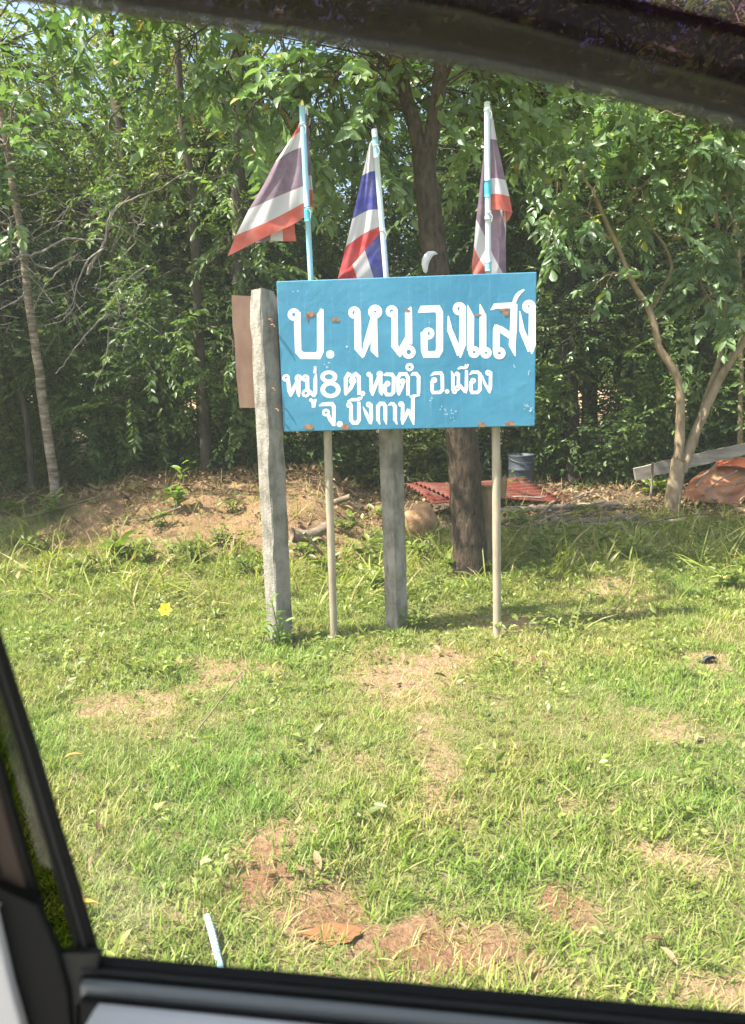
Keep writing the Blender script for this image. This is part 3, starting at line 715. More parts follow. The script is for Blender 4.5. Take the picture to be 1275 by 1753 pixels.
for (q, ns) in [([(1060, 430, Yb), (1010, 370, Yb - .1), (960, 350, Yb), (930, 390, Yb + .1)], 5), ([(1020, 340, Yb - .1), (990, 270, Yb - .1), (1010, 210, Yb), (1060, 190, Yb)], 9), ([(1070, 300, Yb + .1), (1090, 220, Yb), (1150, 190, Yb - .2), (1200, 240, Yb - .3)], 11),
                ([(1160, 170, Yb + .2), (1200, 170, Yb), (1250, 210, Yb - .2), (1280, 280, Yb - .2)], 11), ([(1210, 300, Yb + .3), (1230, 300, Yb), (1250, 360, Yb - .2), (1255, 420, Yb - .2)], 9), ([(1235, 440, Yb + .3), (1210, 430, Yb + .1), (1200, 470, Yb), (1220, 530, Yb)], 8),
                ([(1330, 440, Yb + .1), (1290, 420, Yb), (1265, 460, Yb - .1), (1270, 540, Yb - .1)], 8), ([(1350, 250, Yb), (1290, 200, Yb - .1), (1220, 210, Yb - .3), (1180, 300, Yb - .3)], 12), ([(1350, 250, Yb), (1330, 80, Yb), (1250, 40, Yb), (1180, 110, Yb)], 12),
                ([(1085, 487, Yb), (1070, 470, Yb - .1), (1040, 470, Yb - .15), (1010, 500, Yb - .1)], 2), ([(1070, 300, Yb + .1), (1040, 250, Yb + .1), (980, 260, Yb + .2), (950, 320, Yb + .2)], 8), ([(1210, 300, Yb + .3), (1160, 300, Yb), (1110, 310, Yb - .2), (1070, 340, Yb - .2)], 8)]:
    c = limb(tw, pts(q), 0.012, 0.004, 14, 5, 0.01, rng)
    a_, b_ = sprays_on(tw, rng, c, 0.005, ns, 0.30); C += a_; D += b_
P = spray_leaves(rng, np.array(C), np.array(D), 17, .34, .105, .52, .32, .6)
near_tree(root, tr, tw, P, M['leaf_right'], 'right', .5, 'bark_tan')

# --- thin pale striped tree on the left
rng = np.random.default_rng(23)
b0 = hit(98, 872); Yb = float(b0[1])
root = empty('thin_tree', 'thin pale tree with striped bark leaning away at the left of the earth bank', 'tree', (0, 0, 0))
tr = MB(); tw = MB()
tk = limb(tr, [b0 - np.array([0, 0, .1]), at(88, 790, Yb), at(74, 690, Yb), at(60, 590, Yb), at(46, 490, Yb), at(36, 400, Yb), at(20, 310, Yb), at(6, 220, Yb), at(-30, 60, Yb)], 0.042, 0.022, 40, 10, 0.002, rng)
C = []; D = []
for (q, ns) in [([(20, 310, Yb), (10, 250, Yb - .1), (30, 220, Yb - .2), (60, 240, Yb - .2)], 7), ([(6, 220, Yb), (40, 160, Yb), (110, 120, Yb + .2), (170, 130, Yb + .3)], 6), ([(6, 220, Yb), (-40, 230, Yb - .1), (-70, 280, Yb - .1)], 6), ([(36, 400, Yb), (0, 380, Yb - .1), (-30, 400, Yb - .1)], 4),
                ([(-30, 60, Yb), (30, 0, Yb), (110, 20, Yb + .1), (160, 90, Yb + .2)], 8)]:
    c = limb(tw, pts(q), 0.009, 0.003, 12, 5, 0.008, rng)
    a_, b_ = sprays_on(tw, rng, c, 0.004, ns, 0.25); C += a_; D += b_
P = spray_leaves(rng, np.array(C), np.array(D), 10, .26, .10, .5, .35, .5)
near_tree(root, tr, tw, P, M['leaf_near'], 'near', .46, 'bark_striped', 160)

# --- leafy young tree in the middle left (large dark leaves over the bank)
rng = np.random.default_rng(24)
b0 = hit(352, 815); Yb = float(b0[1]) + .2
root = empty('shady_tree', 'leafy tree with big dark leaves filling the space between striped tree and brown board', 'tree', (0, 0, 0))
tr = MB(); tw = MB(); z0 = float(H(at(352, 815, Yb)[0], Yb)); bb = at(352, 815, Yb); bb[2] = z0 - .1
limb(tr, [bb, at(350, 720, Yb), at(342, 600, Yb), at(335, 480, Yb), at(330, 340, Yb), at(310, 180, Yb), at(300, 20, Yb), at(290, -200, Yb)], 0.06, 0.03, 30, 9, 0.004, rng)
C = []; D = []
for (q, ns) in [([(335, 480, Yb), (300, 460, Yb - .3), (240, 500, Yb - .5), (200, 550, Yb - .5)], 8), ([(340, 560, Yb), (320, 530, Yb - .4), (290, 540, Yb - .6), (260, 600, Yb - .6)], 8), ([(340, 560, Yb), (370, 560, Yb - .4), (400, 590, Yb - .6), (390, 650, Yb - .6)], 8),
                ([(335, 480, Yb), (380, 430, Yb - .4), (420, 440, Yb - .5), (440, 500, Yb - .5)], 8), ([(330, 340, Yb), (290, 300, Yb - .3), (240, 320, Yb - .4), (190, 400, Yb - .4)], 9), ([(330, 340, Yb), (370, 300, Yb - .3), (410, 330, Yb - .5), (420, 400, Yb - .5)], 9),
                ([(310, 180, Yb), (250, 150, Yb - .3), (190, 200, Yb - .4), (150, 280, Yb - .3)], 10), ([(310, 180, Yb), (360, 160, Yb - .2), (400, 220, Yb - .3), (400, 300, Yb - .3)], 9), ([(300, 20, Yb), (240, 0, Yb - .3), (160, 60, Yb - .4), (110, 170, Yb - .2)], 10),
                ([(300, 20, Yb), (330, 30, Yb - .3), (300, 90, Yb - .5), (280, 160, Yb - .5)], 9), ([(342, 600, Yb), (300, 620, Yb - .3), (230, 650, Yb - .4), (190, 710, Yb - .4)], 7), ([(345, 640, Yb), (380, 650, Yb - .2), (410, 690, Yb - .3), (420, 740, Yb - .3)], 6)]:
    c = limb(tw, pts(q), 0.012, 0.004, 14, 5, 0.01, rng)
    a_, b_ = sprays_on(tw, rng, c, 0.005, ns, 0.34); C += a_; D += b_
P = spray_leaves(rng, np.array(C), np.array(D), 19, .38, .078, .48, .3, .65)
near_tree(root, tr, tw, P, M['leaf_shrub'], 'shrubby', .46, 'bark_forest')

# --- bare bleached branches at the left
rng = np.random.default_rng(25)
db = MB(); Y = 6.0
main = limb(db, pts([(-60, 480, Y), (0, 452, Y), (40, 438, Y), (75, 430, Y), (105, 412, Y), (130, 410, Y + .05), (178, 410, Y + .1)]), 0.012, 0.006, 24, 7, 0.007, rng)
m2 = limb(db, pts([(150, 470, Y + .1), (168, 430, Y + .1), (180, 408, Y + .1), (186, 375, Y + .12), (205, 350, Y + .15), (250, 332, Y + .2), (275, 320, Y + .25), (322, 295, Y + .3)]), 0.0125, 0.006, 26, 7, 0.007, rng)
for q, r in [([(178, 425, Y + .1), (150, 445, Y), (135, 480, Y - .05), (118, 530, Y - .05), (95, 545, Y)], .009), ([(168, 440, Y + .1), (172, 470, Y + .1), (160, 500, Y + .1)], .006), ([(60, 452, Y), (85, 460, Y), (110, 448, Y), (150, 445, Y)], .007), ([(110, 455, Y), (80, 485, Y), (62, 520, Y), (50, 545, Y)], .007),
             ([(215, 470, Y + .2), (190, 488, Y + .2), (165, 505, Y + .2)], .007), ([(40, 470, Y), (15, 480, Y), (-20, 500, Y)], .008), ([(45, 500, Y - .05), (20, 520, Y - .1), (-20, 535, Y - .1)], .008), ([(180, 360, Y + .15), (150, 368, Y + .2), (125, 360, Y + .25), (95, 345, Y + .3)], .006),
             ([(180, 540, Y + .2), (150, 570, Y + .1), (115, 615, Y), (95, 640, Y)], .008), ([(186, 560, Y + .2), (182, 610, Y + .2), (160, 665, Y + .2)], .007), ([(215, 305, Y + .2), (195, 300, Y + .3), (172, 312, Y + .35)], .006), ([(255, 335, Y + .2), (240, 380, Y + .25), (232, 400, Y + .25)], .006), ([(225, 365, Y + .2), (260, 385, Y + .3), (300, 388, Y + .35)], .005),
             ([(122, 480, Y), (128, 520, Y - .05), (110, 545, Y - .05), (85, 555, Y - .05), (65, 558, Y)], .006), ([(0, 412, Y), (20, 414, Y), (35, 422, Y), (60, 452, Y)], .008)]:
    limb(db, pts(q), r, r * .4, 14, 5, 0.004, rng)
for k in range(150):
    s = at(rng.uniform(-10, 250), rng.uniform(330, 590), Y + rng.uniform(-.1, .3)); e = s + rng.normal(size=3) * np.array([.16, .1, .14]) + np.array([0, 0, -.05])
    db.tube(spline([s, (s + e) / 2 + rng.normal(size=3) * .025, e], 6), np.linspace(.0034, .0012, 6), 4, False)
tag(db.obj('dead_branch', M['dead_wood'], None, True), 'bare bleached branches tangled across the striped thin trunk', 'branch')
db = MB(); Y = 5.4
for q, r in [([(400, 240, Y), (410, 170, Y), (440, 110, Y), (480, 60, Y), (520, 10, Y)], .010), ([(478, 62, Y), (495, 88, Y), (530, 100, Y)], .008), ([(530, 110, Y), (548, 90, Y), (580, 80, Y)], .006), ([(552, 115, Y), (568, 95, Y), (585, 82, Y)], .006), ([(530, 100, Y), (560, 130, Y), (592, 155, Y)], .005), ([(505, 200, Y), (512, 160, Y), (530, 110, Y)], .005)]:
    limb(db, pts(q), r, r * .5, 14, 5, 0.004, rng)
tag(db.obj('dead_branch', M['dead_wood'], None, True), 'bare grey branch hooking down above the first flag', 'branch')

# --- single trunks one can tell apart in the dark wood
tl = [([(985, 800), (975, 640), (978, 500), (965, 400), (930, 330), (900, 200), (880, 0)], 8.3, .095, 'bark_black', 'thick black trunk leaning beside the right edge of the sign'),
      ([(408, 700), (408, 400), (406, 200), (408, 50), (410, -150)], 8.4, .085, 'bark_forest', 'straight dark trunk rising to the window top over the first flag'),
      ([(52, 810), (45, 720), (28, 640), (10, 560), (-10, 400)], 7.8, .036, 'bark_forest', 'second slim brown trunk just behind the striped thin tree'),
      ([(20, 815), (14, 740), (5, 660), (0, 560)], 8.4, .03, 'bark_forest', 'very thin dark stem at the far end of the wood edge'),
      ([(1000, 790), (1002, 700), (1005, 610), (1000, 500), (990, 300)], 8.8, .05, 'bark_forest', 'thin dark trunk midway from the sign to the forked tree'),
      ([(1073, 800), (1078, 720), (1085, 650), (1088, 560)], 8.4, .022, 'bark_pale', 'thin pale stem just before the forked tree'),
      ([(1268, 780), (1268, 650), (1266, 480), (1255, 250)], 7.8, .03, 'bark_tan', 'slim pale trunk above the orange plastic sheet')]
for (q, Y, r, bk_, lab) in tl:
    tr = MB(); tw = MB(); p = pts([(a, b, Y) for a, b in q]); p[0] = p[0].copy(); p[0][2] = float(H(p[0][0], p[0][1])) - .1
    top = p[-1] + (p[-1] - p[-2]) * 0.9 + np.array([0, 0, .6]); p.append(top)
    root = empty('woodland_tree', lab, 'tree', (0, 0, 0), 'trees in the wood')
    c = limb(tr, p, r, r * .5, 26, 9, r * .05, rng)
    C, D = sprays_on(tw, rng, c[14:], r * .15, 26, 0.6, 1.1, 0.0)
    mkobj('trunk', tr.mesh('trunk', M[bk_], True), root)
    cr = mkobj('crown', tw.mesh('crown', M[bk_], True), root)
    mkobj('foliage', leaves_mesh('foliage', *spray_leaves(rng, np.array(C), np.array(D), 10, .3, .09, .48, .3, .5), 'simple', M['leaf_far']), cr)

# canopy trees outside the window's view that shade the wood's left edge
for i, (x, y, k, sc) in enumerate([(-4.6, 5.9, 0, 0.8), (-6.4, 6.6, 3, .9), (6.6, 6.8, 1, .9)]):
    plant_tree('forest_tree', 'leafy tree past the window edge at the border of the wood', 'tree', kinds[k], (x, y, float(H(x, y))), i * 1.3, sc, 'trees in the wood')

# ------------------------------------------------------------------ the village sign
S0 = np.array([-0.41867522, 3.58409558, 1.69668275 + 0.0])
YAW = -0.06224691; SW, SH = 1.2, 0.70009783
EU = np.array([math.cos(YAW), math.sin(YAW), 0]); EV = np.array([0, 0, 1.0]); EN = np.cross(EU, EV)   # EN faces the road
if EN[1] > 0: EN = -EN
def on_sign(px, py, off=0.0):
    d = ray(px, py); o = S0 + EN * off
    t = np.dot(o - CAM, EN) / np.dot(d, EN)
    return CAM + d * t

m, t, b, o = mat('sky_blue_paint')
f1 = noise(t, 3, 5, 0.6); f2 = noise(t, 40, 4, 0.7); f3 = noise(t, 6, 4, 0.7, 'Object', (9, 9, 0.5))
c1 = ramp(t, f1, [(0.35, (0.040, 0.205, 0.320)), (0.65, (0.062, 0.252, 0.370))])
c2 = mixc(t, ramp(t, f3, [(0.55, (0, 0, 0)), (0.75, (0.35, 0.35, 0.35))]), c1, (0.17, 0.36, 0.50))
f4 = noise(t, 14, 6, 0.75, 'Object', (6, 6, 0.35))
c2 = mixc(t, ramp(t, f4, [(0.58, (0, 0, 0)), (0.72, (0.5, 0.5, 0.5))]), c2, (0.05, 0.17, 0.27))
c3 = mixc(t, ramp(t, f2, [(0.74, (0, 0, 0)), (0.77, (0.5, 0.5, 0.5))]), c2, (0.45, 0.58, 0.62))
t.links.new(c3, b.inputs['Base Color']); b.inputs['Roughness'].default_value = 0.45; b.inputs['Specular IOR Level'].default_value = 0.4
bump(t, b, f1, 0.35, 0.03)
M['sign_blue'] = m
m, t, b, o = mat('white_lettering'); f2 = noise(t, 50, 3)
f3 = noise(t, 25, 5, .7, 'Object', (4, 4, .5))
t.links.new(mixc(t, ramp(t, f3, [(.56, (0, 0, 0)), (.74, (.55, .55, .55))]), ramp(t, f2, [(0.25, (0.62, 0.64, 0.63)), (0.5, (0.82, 0.82, 0.80))]), (.36, .47, .54)), b.inputs['Base Color']); b.inputs['Roughness'].default_value = 0.6
M['letter'] = m
M['rust'] = simple('rust', (0.16, 0.07, 0.035), (0.42, 0.25, 0.15), 60, 0.9, 0.4, None, 0.1)
M['chip'] = simple('flaked_paint', (0.40, 0.52, 0.58), (0.62, 0.70, 0.73), 60, 0.8, 0.2)
M['sign_back'] = simple('galvanised_sheet', (0.20, 0.21, 0.22), (0.32, 0.33, 0.34), 15, 0.5, 0.1)
M['cream_pipe'] = simple('cream_painted_pipe', (0.30, 0.245, 0.165), (0.47, 0.40, 0.285), 26, 0.6, 0.35, (1, 1, 0.25), 0.3, 0.003)
M['concrete'] = None

sign = empty('village_sign', 'sky blue board with hand-painted white lettering on two cream pipes', 'sign', tuple(hit(700, 1100)))
def local(o, root):   # keep world placement under a moved root
    o.matrix_parent_inverse = Matrix.Translation(-root.location); return o
RS = np.stack([EU, -EN, EV], 1)    # local x along the board, y away from the road, z up
mb = MB(); cen = S0 + EU * SW / 2 - EV * SH / 2
mb.box(cen - EN * 0.009, (SW, 0.018, SH), RS)
pl = mb.mesh('sign_plate', M['sign_blue'])
o = local(mkobj('sign_plate', pl, sign), sign)
bv = o.modifiers.new('edge', 'BEVEL'); bv.width = 0.004; bv.segments = 2
mb = MB()
for (cx_, cz_, lx, lz) in ((SW / 2, -.02, SW - .02, .025), (SW / 2, -SH + .02, SW - .02, .025), (.02, -SH / 2, .025, SH - .08), (SW - .02, -SH / 2, .025, SH - .08)):
    mb.box(S0 + EU * cx_ + EV * cz_ - EN * 0.0315, (lx, .025, lz), RS)
local(mb.obj('back_frame', M['sign_back'], sign), sign)

# two pipes carrying the board
for (x0, y0, x1, y1) in ((571.5, 1094, 553, 500), (851, 1107, 847.5, 500)):
    g = on_sign(x0, y0, -0.066); top = on_sign(x1, y1, -0.066)
    mb = MB(); mb.tube(spline([g - np.array([0, 0, .2]), g, (g + top) / 2, top], 16), 0.0205, 18)
    local(mb.obj('pipe', M['cream_pipe'], sign, True), sign)

# hand-painted letters, traced stroke by stroke
class Pen:
    def __init__(s, ox, oy, k): s.ox, s.oy, s.k = ox, oy, k
    def px(s, p): return (s.ox + s.k * p[0], s.oy + s.k * p[1])
LAY = [0]
def stroke2d(P, w):
    P = np.asarray(P, float); n = len(P); w = np.broadcast_to(np.asarray(w, float), (n,))
    d = np.diff(P, axis=0); d /= np.linalg.norm(d, axis=1)[:, None] + 1e-9
    nn = np.stack([-d[:, 1], d[:, 0]], 1)
    Lf = []; Rt = []
    for i in range(n):
        if i == 0: m_ = nn[0]
        elif i == n - 1: m_ = nn[-1]
        else:
            m_ = nn[i - 1] + nn[i]; m_ = m_ / (np.linalg.norm(m_) + 1e-9); c = max(0.5, float(np.dot(m_, nn[i]))); m_ = m_ / c
        Lf.append(P[i] + m_ * w[i] / 2); Rt.append(P[i] - m_ * w[i] / 2)
    return Lf, Rt
def letter(pen, strokes=(), rings=(), dots=()):
    mb = MB(); lay = 0
    def put(V2, F):
        nonlocal lay
        off = 0.0004 + 0.00012 * lay; lay += 1
        mb.add([on_sign(*pen.px(p), off) for p in V2], F)
    for st in strokes:
        P, w = st[0], st[1]
        P = np.asarray(P, float) + 1.1 * RNG.normal(size=(len(P), 2))
        if len(st) > 2 and st[2] == 'c': 
            P = spline(P, 14); w = np.interp(np.linspace(0, 1, 14), np.linspace(0, 1, len(w)), w) if np.ndim(w) else w
        Lf, Rt = stroke2d(P, np.asarray(w) * .95); n = len(P)
        put(Lf + Rt, [(i, i + 1, n + i + 1, n + i) for i in range(n - 1)])
    for (x, y, r, h, *e) in rings:
        rx, ry = (r, r) if not e else (r, e[0]); hx, hy = (h, h) if not e else (h, e[1])
        V = []; n = 26
        for k in range(n):
            a = 2 * math.pi * k / n; V.append((x + rx * math.cos(a), y + ry * math.sin(a)))
        for k in range(n):
            a = 2 * math.pi * k / n; V.append((x + hx * math.cos(a), y + hy * math.sin(a)))
        put(V, [(k, (k + 1) % n, n + (k + 1) % n, n + k) for k in range(n)])
    for (x, y, r) in dots:
        V = [(x, y)] + [(x + r * (1 + .06 * math.sin(3 * k)) * math.cos(k * .2618), y + r * math.sin(k * .2618)) for k in range(24)]
        put(V, [(0, 1 + k, 1 + (k + 1) % 24) for k in range(24)])
    local(mb.obj('letter', M['letter'], sign), sign)
A = Pen(470, 490, 240 / 1275); B = Pen(700, 480, 240 / 1275); C_ = Pen(470, 620, 250 / 1275); D_ = Pen(670, 600, 270 / 1275)
# first line
letter(A, [([(212, 235), (206, 330), (214, 590), (250, 632), (395, 632), (416, 592), (414, 260), (432, 205)], [50, 64, 62, 66, 66, 64, 64, 28])], [(175, 258, 57, 17)])
letter(A, dots=[(505, 620, 37)])
letter(A, [([(755, 225), (754, 330), (757, 560), (806, 648)], [58, 66, 68, 18]), ([(804, 640), (836, 520), (902, 300)], [26, 60, 66]), ([(902, 240), (907, 585), (940, 646)], [66, 68, 12])], [(725, 240, 56, 18), (914, 232, 64, 10)])
letter(A, [([(1090, 225), (1090, 540), (1145, 640)], [60, 66, 22]), ([(1128, 630), (1160, 560), (1215, 480)], [44, 60, 70]), ([(1240, 188), (1218, 240), (1218, 530)], [16, 68, 68])], [(1065, 228, 55, 17), (1220, 598, 62, 20)])
letter(B, [([(84, 292), (118, 262), (258, 258), (279, 290), (279, 632), (256, 672), (152, 674), (137, 636), (137, 470)], [12, 66, 66, 66, 68, 64, 64, 64, 68])], [(176, 483, 55, 15)])
letter(B, [([(487, 245), (487, 580), (466, 705)], [62, 68, 14]), ([(356, 322), (368, 450), (462, 680)], [12, 52, 58])], [(458, 258, 60, 18)])
letter(B, [([(530, 225), (560, 330), (560, 640)], [8, 66, 66])], [(592, 652, 54, 12)])
letter(B, [([(645, 215), (672, 320), (674, 640)], [8, 66, 66])], [(700, 658, 52, 11)])
letter(B, [([(793, 650), (795, 440), (790, 402)], [66, 66, 30]), ([(785, 425), (835, 445), (925, 505)], [50, 62, 60]), ([(742, 270), (785, 232), (960, 226)], [10, 52, 56]), ([(955, 215), (948, 420), (938, 590), (966, 690)], [64, 68, 66, 10]),
           ([(950, 225), (968, 165), (1005, 115), (1050, 84)], [34, 40, 36, 16], 'c')], [(822, 662, 56, 13)])
letter(B, [([(1120, 235), (1120, 590), (1116, 668)], [64, 72, 14]), ([(1008, 278), (1026, 450), (1108, 640)], [10, 52, 60])], [(1092, 238, 62, 12)])
# second line
letter(C_, [([(114, 140), (128, 250), (142, 304)], [34, 40, 14]), ([(140, 296), (165, 240), (205, 155)], [20, 36, 34]), ([(208, 145), (207, 270), (214, 306)], [36, 38, 10])], [(100, 138, 33, 10), (208, 140, 33, 9)])
letter(C_, [([(284, 140), (286, 250)], 36), ([(285, 240), (345, 292)], 34), ([(362, 100), (356, 150), (355, 265), (345, 304)], [14, 36, 38, 12])], [(270, 140, 33, 10), (272, 272, 36, 13)])
letter(C_, [([(354, 38), (350, 98)], [22, 28])])
letter(C_, [([(330, 325), (334, 388), (350, 388), (356, 320)], 20)], [(318, 332, 17, 4)])
letter(C_, [], [(473, 128, 74, 36, 56, 24), (488, 240, 88, 48, 74, 38)])
letter(C_, [([(618, 290), (622, 270), (618, 140), (640, 103), (676, 122), (708, 103), (735, 126), (738, 285)], [12, 34, 36, 34, 32, 34, 36, 32]), ([(690, 175), (665, 225), (622, 285)], [34, 36, 14])], [(680, 162, 33, 4)])
letter(C_, dots=[(768, 273, 23)])
letter(C_, [([(838, 105), (846, 250), (858, 294)], [32, 36, 12]), ([(855, 288), (880, 210), (910, 120)], [18, 34, 32]), ([(922, 105), (926, 260), (936, 292)], [34, 36, 10])], [(823, 106, 22, 4), (918, 104, 28, 6)])
letter(C_, [([(950, 112), (975, 107), (1022, 108), (1038, 130), (1038, 262), (1018, 284), (978, 284), (966, 262), (966, 190)], [10, 32, 34, 34, 34, 32, 32, 34, 34])], [(985, 188, 26, 5)])
letter(C_, [([(1084, 292), (1080, 260), (1078, 140), (1096, 103), (1146, 103), (1164, 135), (1164, 290)], [10, 32, 34, 34, 34, 34, 32]), ([(1122, 175), (1106, 230), (1084, 288)], [30, 32, 12])], [(1116, 168, 26, 4)])
letter(C_, [([(1188, 118), (1210, 100), (1238, 100), (1256, 130), (1256, 275)], [10, 30, 32, 34, 32])], [(1178, 43, 36, 12)])
letter(D_, [([(316, 205), (345, 184), (398, 182), (412, 202), (412, 318), (394, 340), (338, 341), (328, 318), (328, 245)], [8, 28, 30, 30, 30, 28, 28, 30, 30])], [(345, 240, 24, 5)])
letter(D_, dots=[(450, 331, 18)])
letter(D_, [([(484, 165), (494, 200), (496, 325)], [8, 28, 30])], [(510, 332, 20, 5)])
letter(D_, [([(541, 185), (542, 285)], 28), ([(545, 275), (598, 338)], 28), ([(606, 160), (606, 300), (602, 346)], [26, 30, 10])], [(530, 190, 20, 5), (530, 306, 23, 7)])
letter(D_, [([(534, 152), (560, 138), (605, 142)], [12, 22, 20]), ([(606, 142), (622, 112)], [20, 14]), ([(594, 142), (600, 112)], [14, 12])])
letter(D_, [([(630, 196), (652, 176), (698, 174), (714, 192), (714, 320), (696, 338), (652, 340), (642, 318), (642, 248)], [8, 28, 28, 30, 30, 28, 28, 30, 30])], [(660, 244, 23, 5)])
letter(D_, [([(802, 170), (800, 300), (794, 346)], [28, 30, 10]), ([(734, 200), (752, 260), (792, 338)], [8, 24, 24])], [(782, 180, 24, 6)])
# third line
letter(C_, [([(386, 380), (420, 368), (500, 366), (516, 390), (518, 558)], [10, 34, 36, 36, 28]), ([(462, 445), (485, 500), (514, 556)], [30, 36, 14])], [(448, 440, 34, 11)])
letter(C_, dots=[(568, 540, 27)])
letter(C_, [([(668, 372), (666, 470), (668, 505), (684, 528), (722, 528), (736, 505), (736, 350)], [30, 36, 36, 34, 34, 36, 32])], [(652, 374, 27, 9)])
letter(C_, [([(634, 342), (670, 326), (745, 326)], [10, 30, 32]), ([(748, 322), (764, 300)], [28, 14])], [(738, 318, 16, 4)])
letter(C_, [([(842, 362), (842, 490), (842, 545)], [32, 36, 12]), ([(772, 388), (800, 450), (838, 535)], [8, 32, 30])], [(822, 370, 25, 7)])
letter(C_, [([(920, 545), (902, 500), (902, 385), (922, 362), (952, 362), (966, 385), (966, 500), (978, 545)], [8, 34, 36, 34, 34, 36, 34, 8])])
letter(C_, [([(992, 378), (1015, 362), (1034, 364), (1050, 388), (1052, 500), (1070, 545)], [8, 30, 32, 36, 36, 8])])
letter(C_, [([(1120, 362), (1116, 500), (1118, 548)], [32, 36, 10]), ([(1116, 540), (1140, 480), (1168, 410)], [16, 30, 26]), ([(1166, 410), (1190, 480), (1214, 545)], [26, 30, 14]), ([(1214, 545), (1208, 480), (1206, 300)], [12, 34, 34]), ([(1180, 302), (1215, 296), (1270, 288)], [14, 30, 14])], [(1104, 366, 25, 6)])

# rust blots and flaked paint on the board
def blot(name, material, px, py, rx, ry, off, seed, n=18, kk=0.35):
    r = np.random.default_rng(seed); mb = MB(); V = [on_sign(px, py, off)]
    for k in range(n):
        a = 2 * math.pi * k / n; q = 1 + kk * (r.random() - .5) * 2
        V.append(on_sign(px + rx * q * math.cos(a), py + ry * q * math.sin(a), off))
    mb.add(V, [(0, 1 + k, 1 + (k + 1) % n) for k in range(n)])
    return local(mb.obj(name, material, sign), sign)
for i, (px, py, rx, ry) in enumerate([(532, 538, 10, 5), (526, 544, 3, 7), (574, 547, 8, 5), (697, 532, 8, 2.5), (818, 539, 8, 3), (862, 530, 12, 3), (866, 536, 8, 5), (528, 731, 10, 6), (591, 731, 8, 6), (825, 727, 9, 5), (872, 725, 11, 5)]):
    blot('rust_patch', M['rust'], px, py, rx * .8, ry * .8, 0.0020, 300 + i, 18, 0.25)
r = np.random.default_rng(8)
for (cx_, cy_, sx, sy, n) in [(762, 702, 6, 8, 7), (776, 708, 5, 8, 8), (897, 694, 5, 5, 6), (908, 703, 5, 5, 7), (738, 684, 3, 3, 2), (560, 625, 8, 6, 5), (596, 593, 4, 3, 2), (738, 551, 3, 2, 1), (505, 498, 4, 3, 3), (880, 625, 2, 4, 3), (905, 640, 5, 9, 4)]:
    for k in range(n):
        blot('paint_flake', M['chip'], cx_ + r.normal() * sx * .6, cy_ + r.normal() * sy * .6, r.uniform(.5, 1.5), r.uniform(.5, 1.3), 0.0022 + .0001 * k, 400 + k, 9, .5)

# ------------------------------------------------------------------ concrete posts
m, t, b, o = mat('rough_concrete')
f1 = noise(t, 9, 6, 0.65); f2 = noise(t, 70, 5, 0.7); f3 = noise(t, 26, 3, .5, 'Object', (1, 1, .25))
c1 = ramp(t, f1, [(0.3, (0.15, 0.135, 0.11)), (0.5, (0.29, 0.265, 0.22)), (0.7, (0.38, 0.355, 0.30))])
c2 = mixc(t, ramp(t, f2, [(0.62, (0, 0, 0)), (0.72, (0.55, 0.55, 0.55))]), c1, (0.11, 0.10, 0.085))
c2 = mixc(t, ramp(t, f3, [(0.5, (0, 0, 0)), (0.68, (.6, .6, .6))]), c2, (0.10, 0.09, 0.072))
t.links.new(c2, b.inputs['Base Color']); b.inputs['Roughness'].default_value = 0.92; b.inputs['Specular IOR Level'].default_value = 0.15
bump(t, b, f2, 0.9, 0.008)
M['concrete'] = m
def concrete_post(base, top, side, rot, label):
    root = empty('concrete_post', label, 'post', tuple(base), 'concrete posts at the sign')
    n = 26; P = spline([base - np.array([0, 0, .25]), base, top], n); P[:, :] = np.linspace(P[0], P[-1], n)
    V = []; F = []; ch = 0.12
    ring = []
    for (a, b_) in ((1, 1), (-1, 1), (-1, -1), (1, -1)):
        if a * b_ > 0: ring += [(a, b_ * (1 - ch)), (a * (1 - ch), b_)]
        else: ring += [(a * (1 - ch), b_), (a, b_ * (1 - ch))]
    ring = np.array(ring) * side / 2; c, s = math.cos(rot), math.sin(rot)
    ring = ring @ np.array([[c, s], [-s, c]])
    r = np.random.default_rng(int(side * 1e4))
    for i in range(n):
        k = 1.0 if i < n - 2 else (0.97 if i == n - 2 else 0.82)
        for q in ring:
            V.append(P[i] + np.array([q[0] * k, q[1] * k, 0]) + r.normal(size=3) * np.array([0.0018, .0018, .004 if i > n - 3 else 0]))
    for i in range(n - 1):
        for k in range(8): F.append((i * 8 + k, i * 8 + (k + 1) % 8, (i + 1) * 8 + (k + 1) % 8, (i + 1) * 8 + k))
    V.append(P[-1] + np.array([0, 0, .008])); F += [((n - 1) * 8 + k, (n - 1) * 8 + (k + 1) % 8, n * 8) for k in range(8)]
    mb = MB(); mb.add(V, F); local(mb.obj('shaft', M['concrete'], root), root)
    return root
b0 = at(480, 1097, 3.615)
top = at(449, 496, float(b0[1]) + .015)
p1 = concrete_post(b0, top, 0.097, math.radians(43), 'weathered concrete post at the left edge of the blue sign, holding the brown board')
for (px, py) in ((459, 547), (463, 556), (464, 665), (470, 700)):
    c = at(px, py, float(b0[1]) - .035); mb = MB(); mb.tube([c, c + np.array([.016, -.02, 0]), c + np.array([.022, -.022, -.012])], 0.0035, 6); local(mb.obj('bolt', M['rust'], p1), p1)
b1 = at(680, 1062, 3.80)
concrete_post(b1, at(664, 600, float(b1[1])), 0.088, math.radians(43), 'weathered concrete post standing behind the middle of the blue sign')

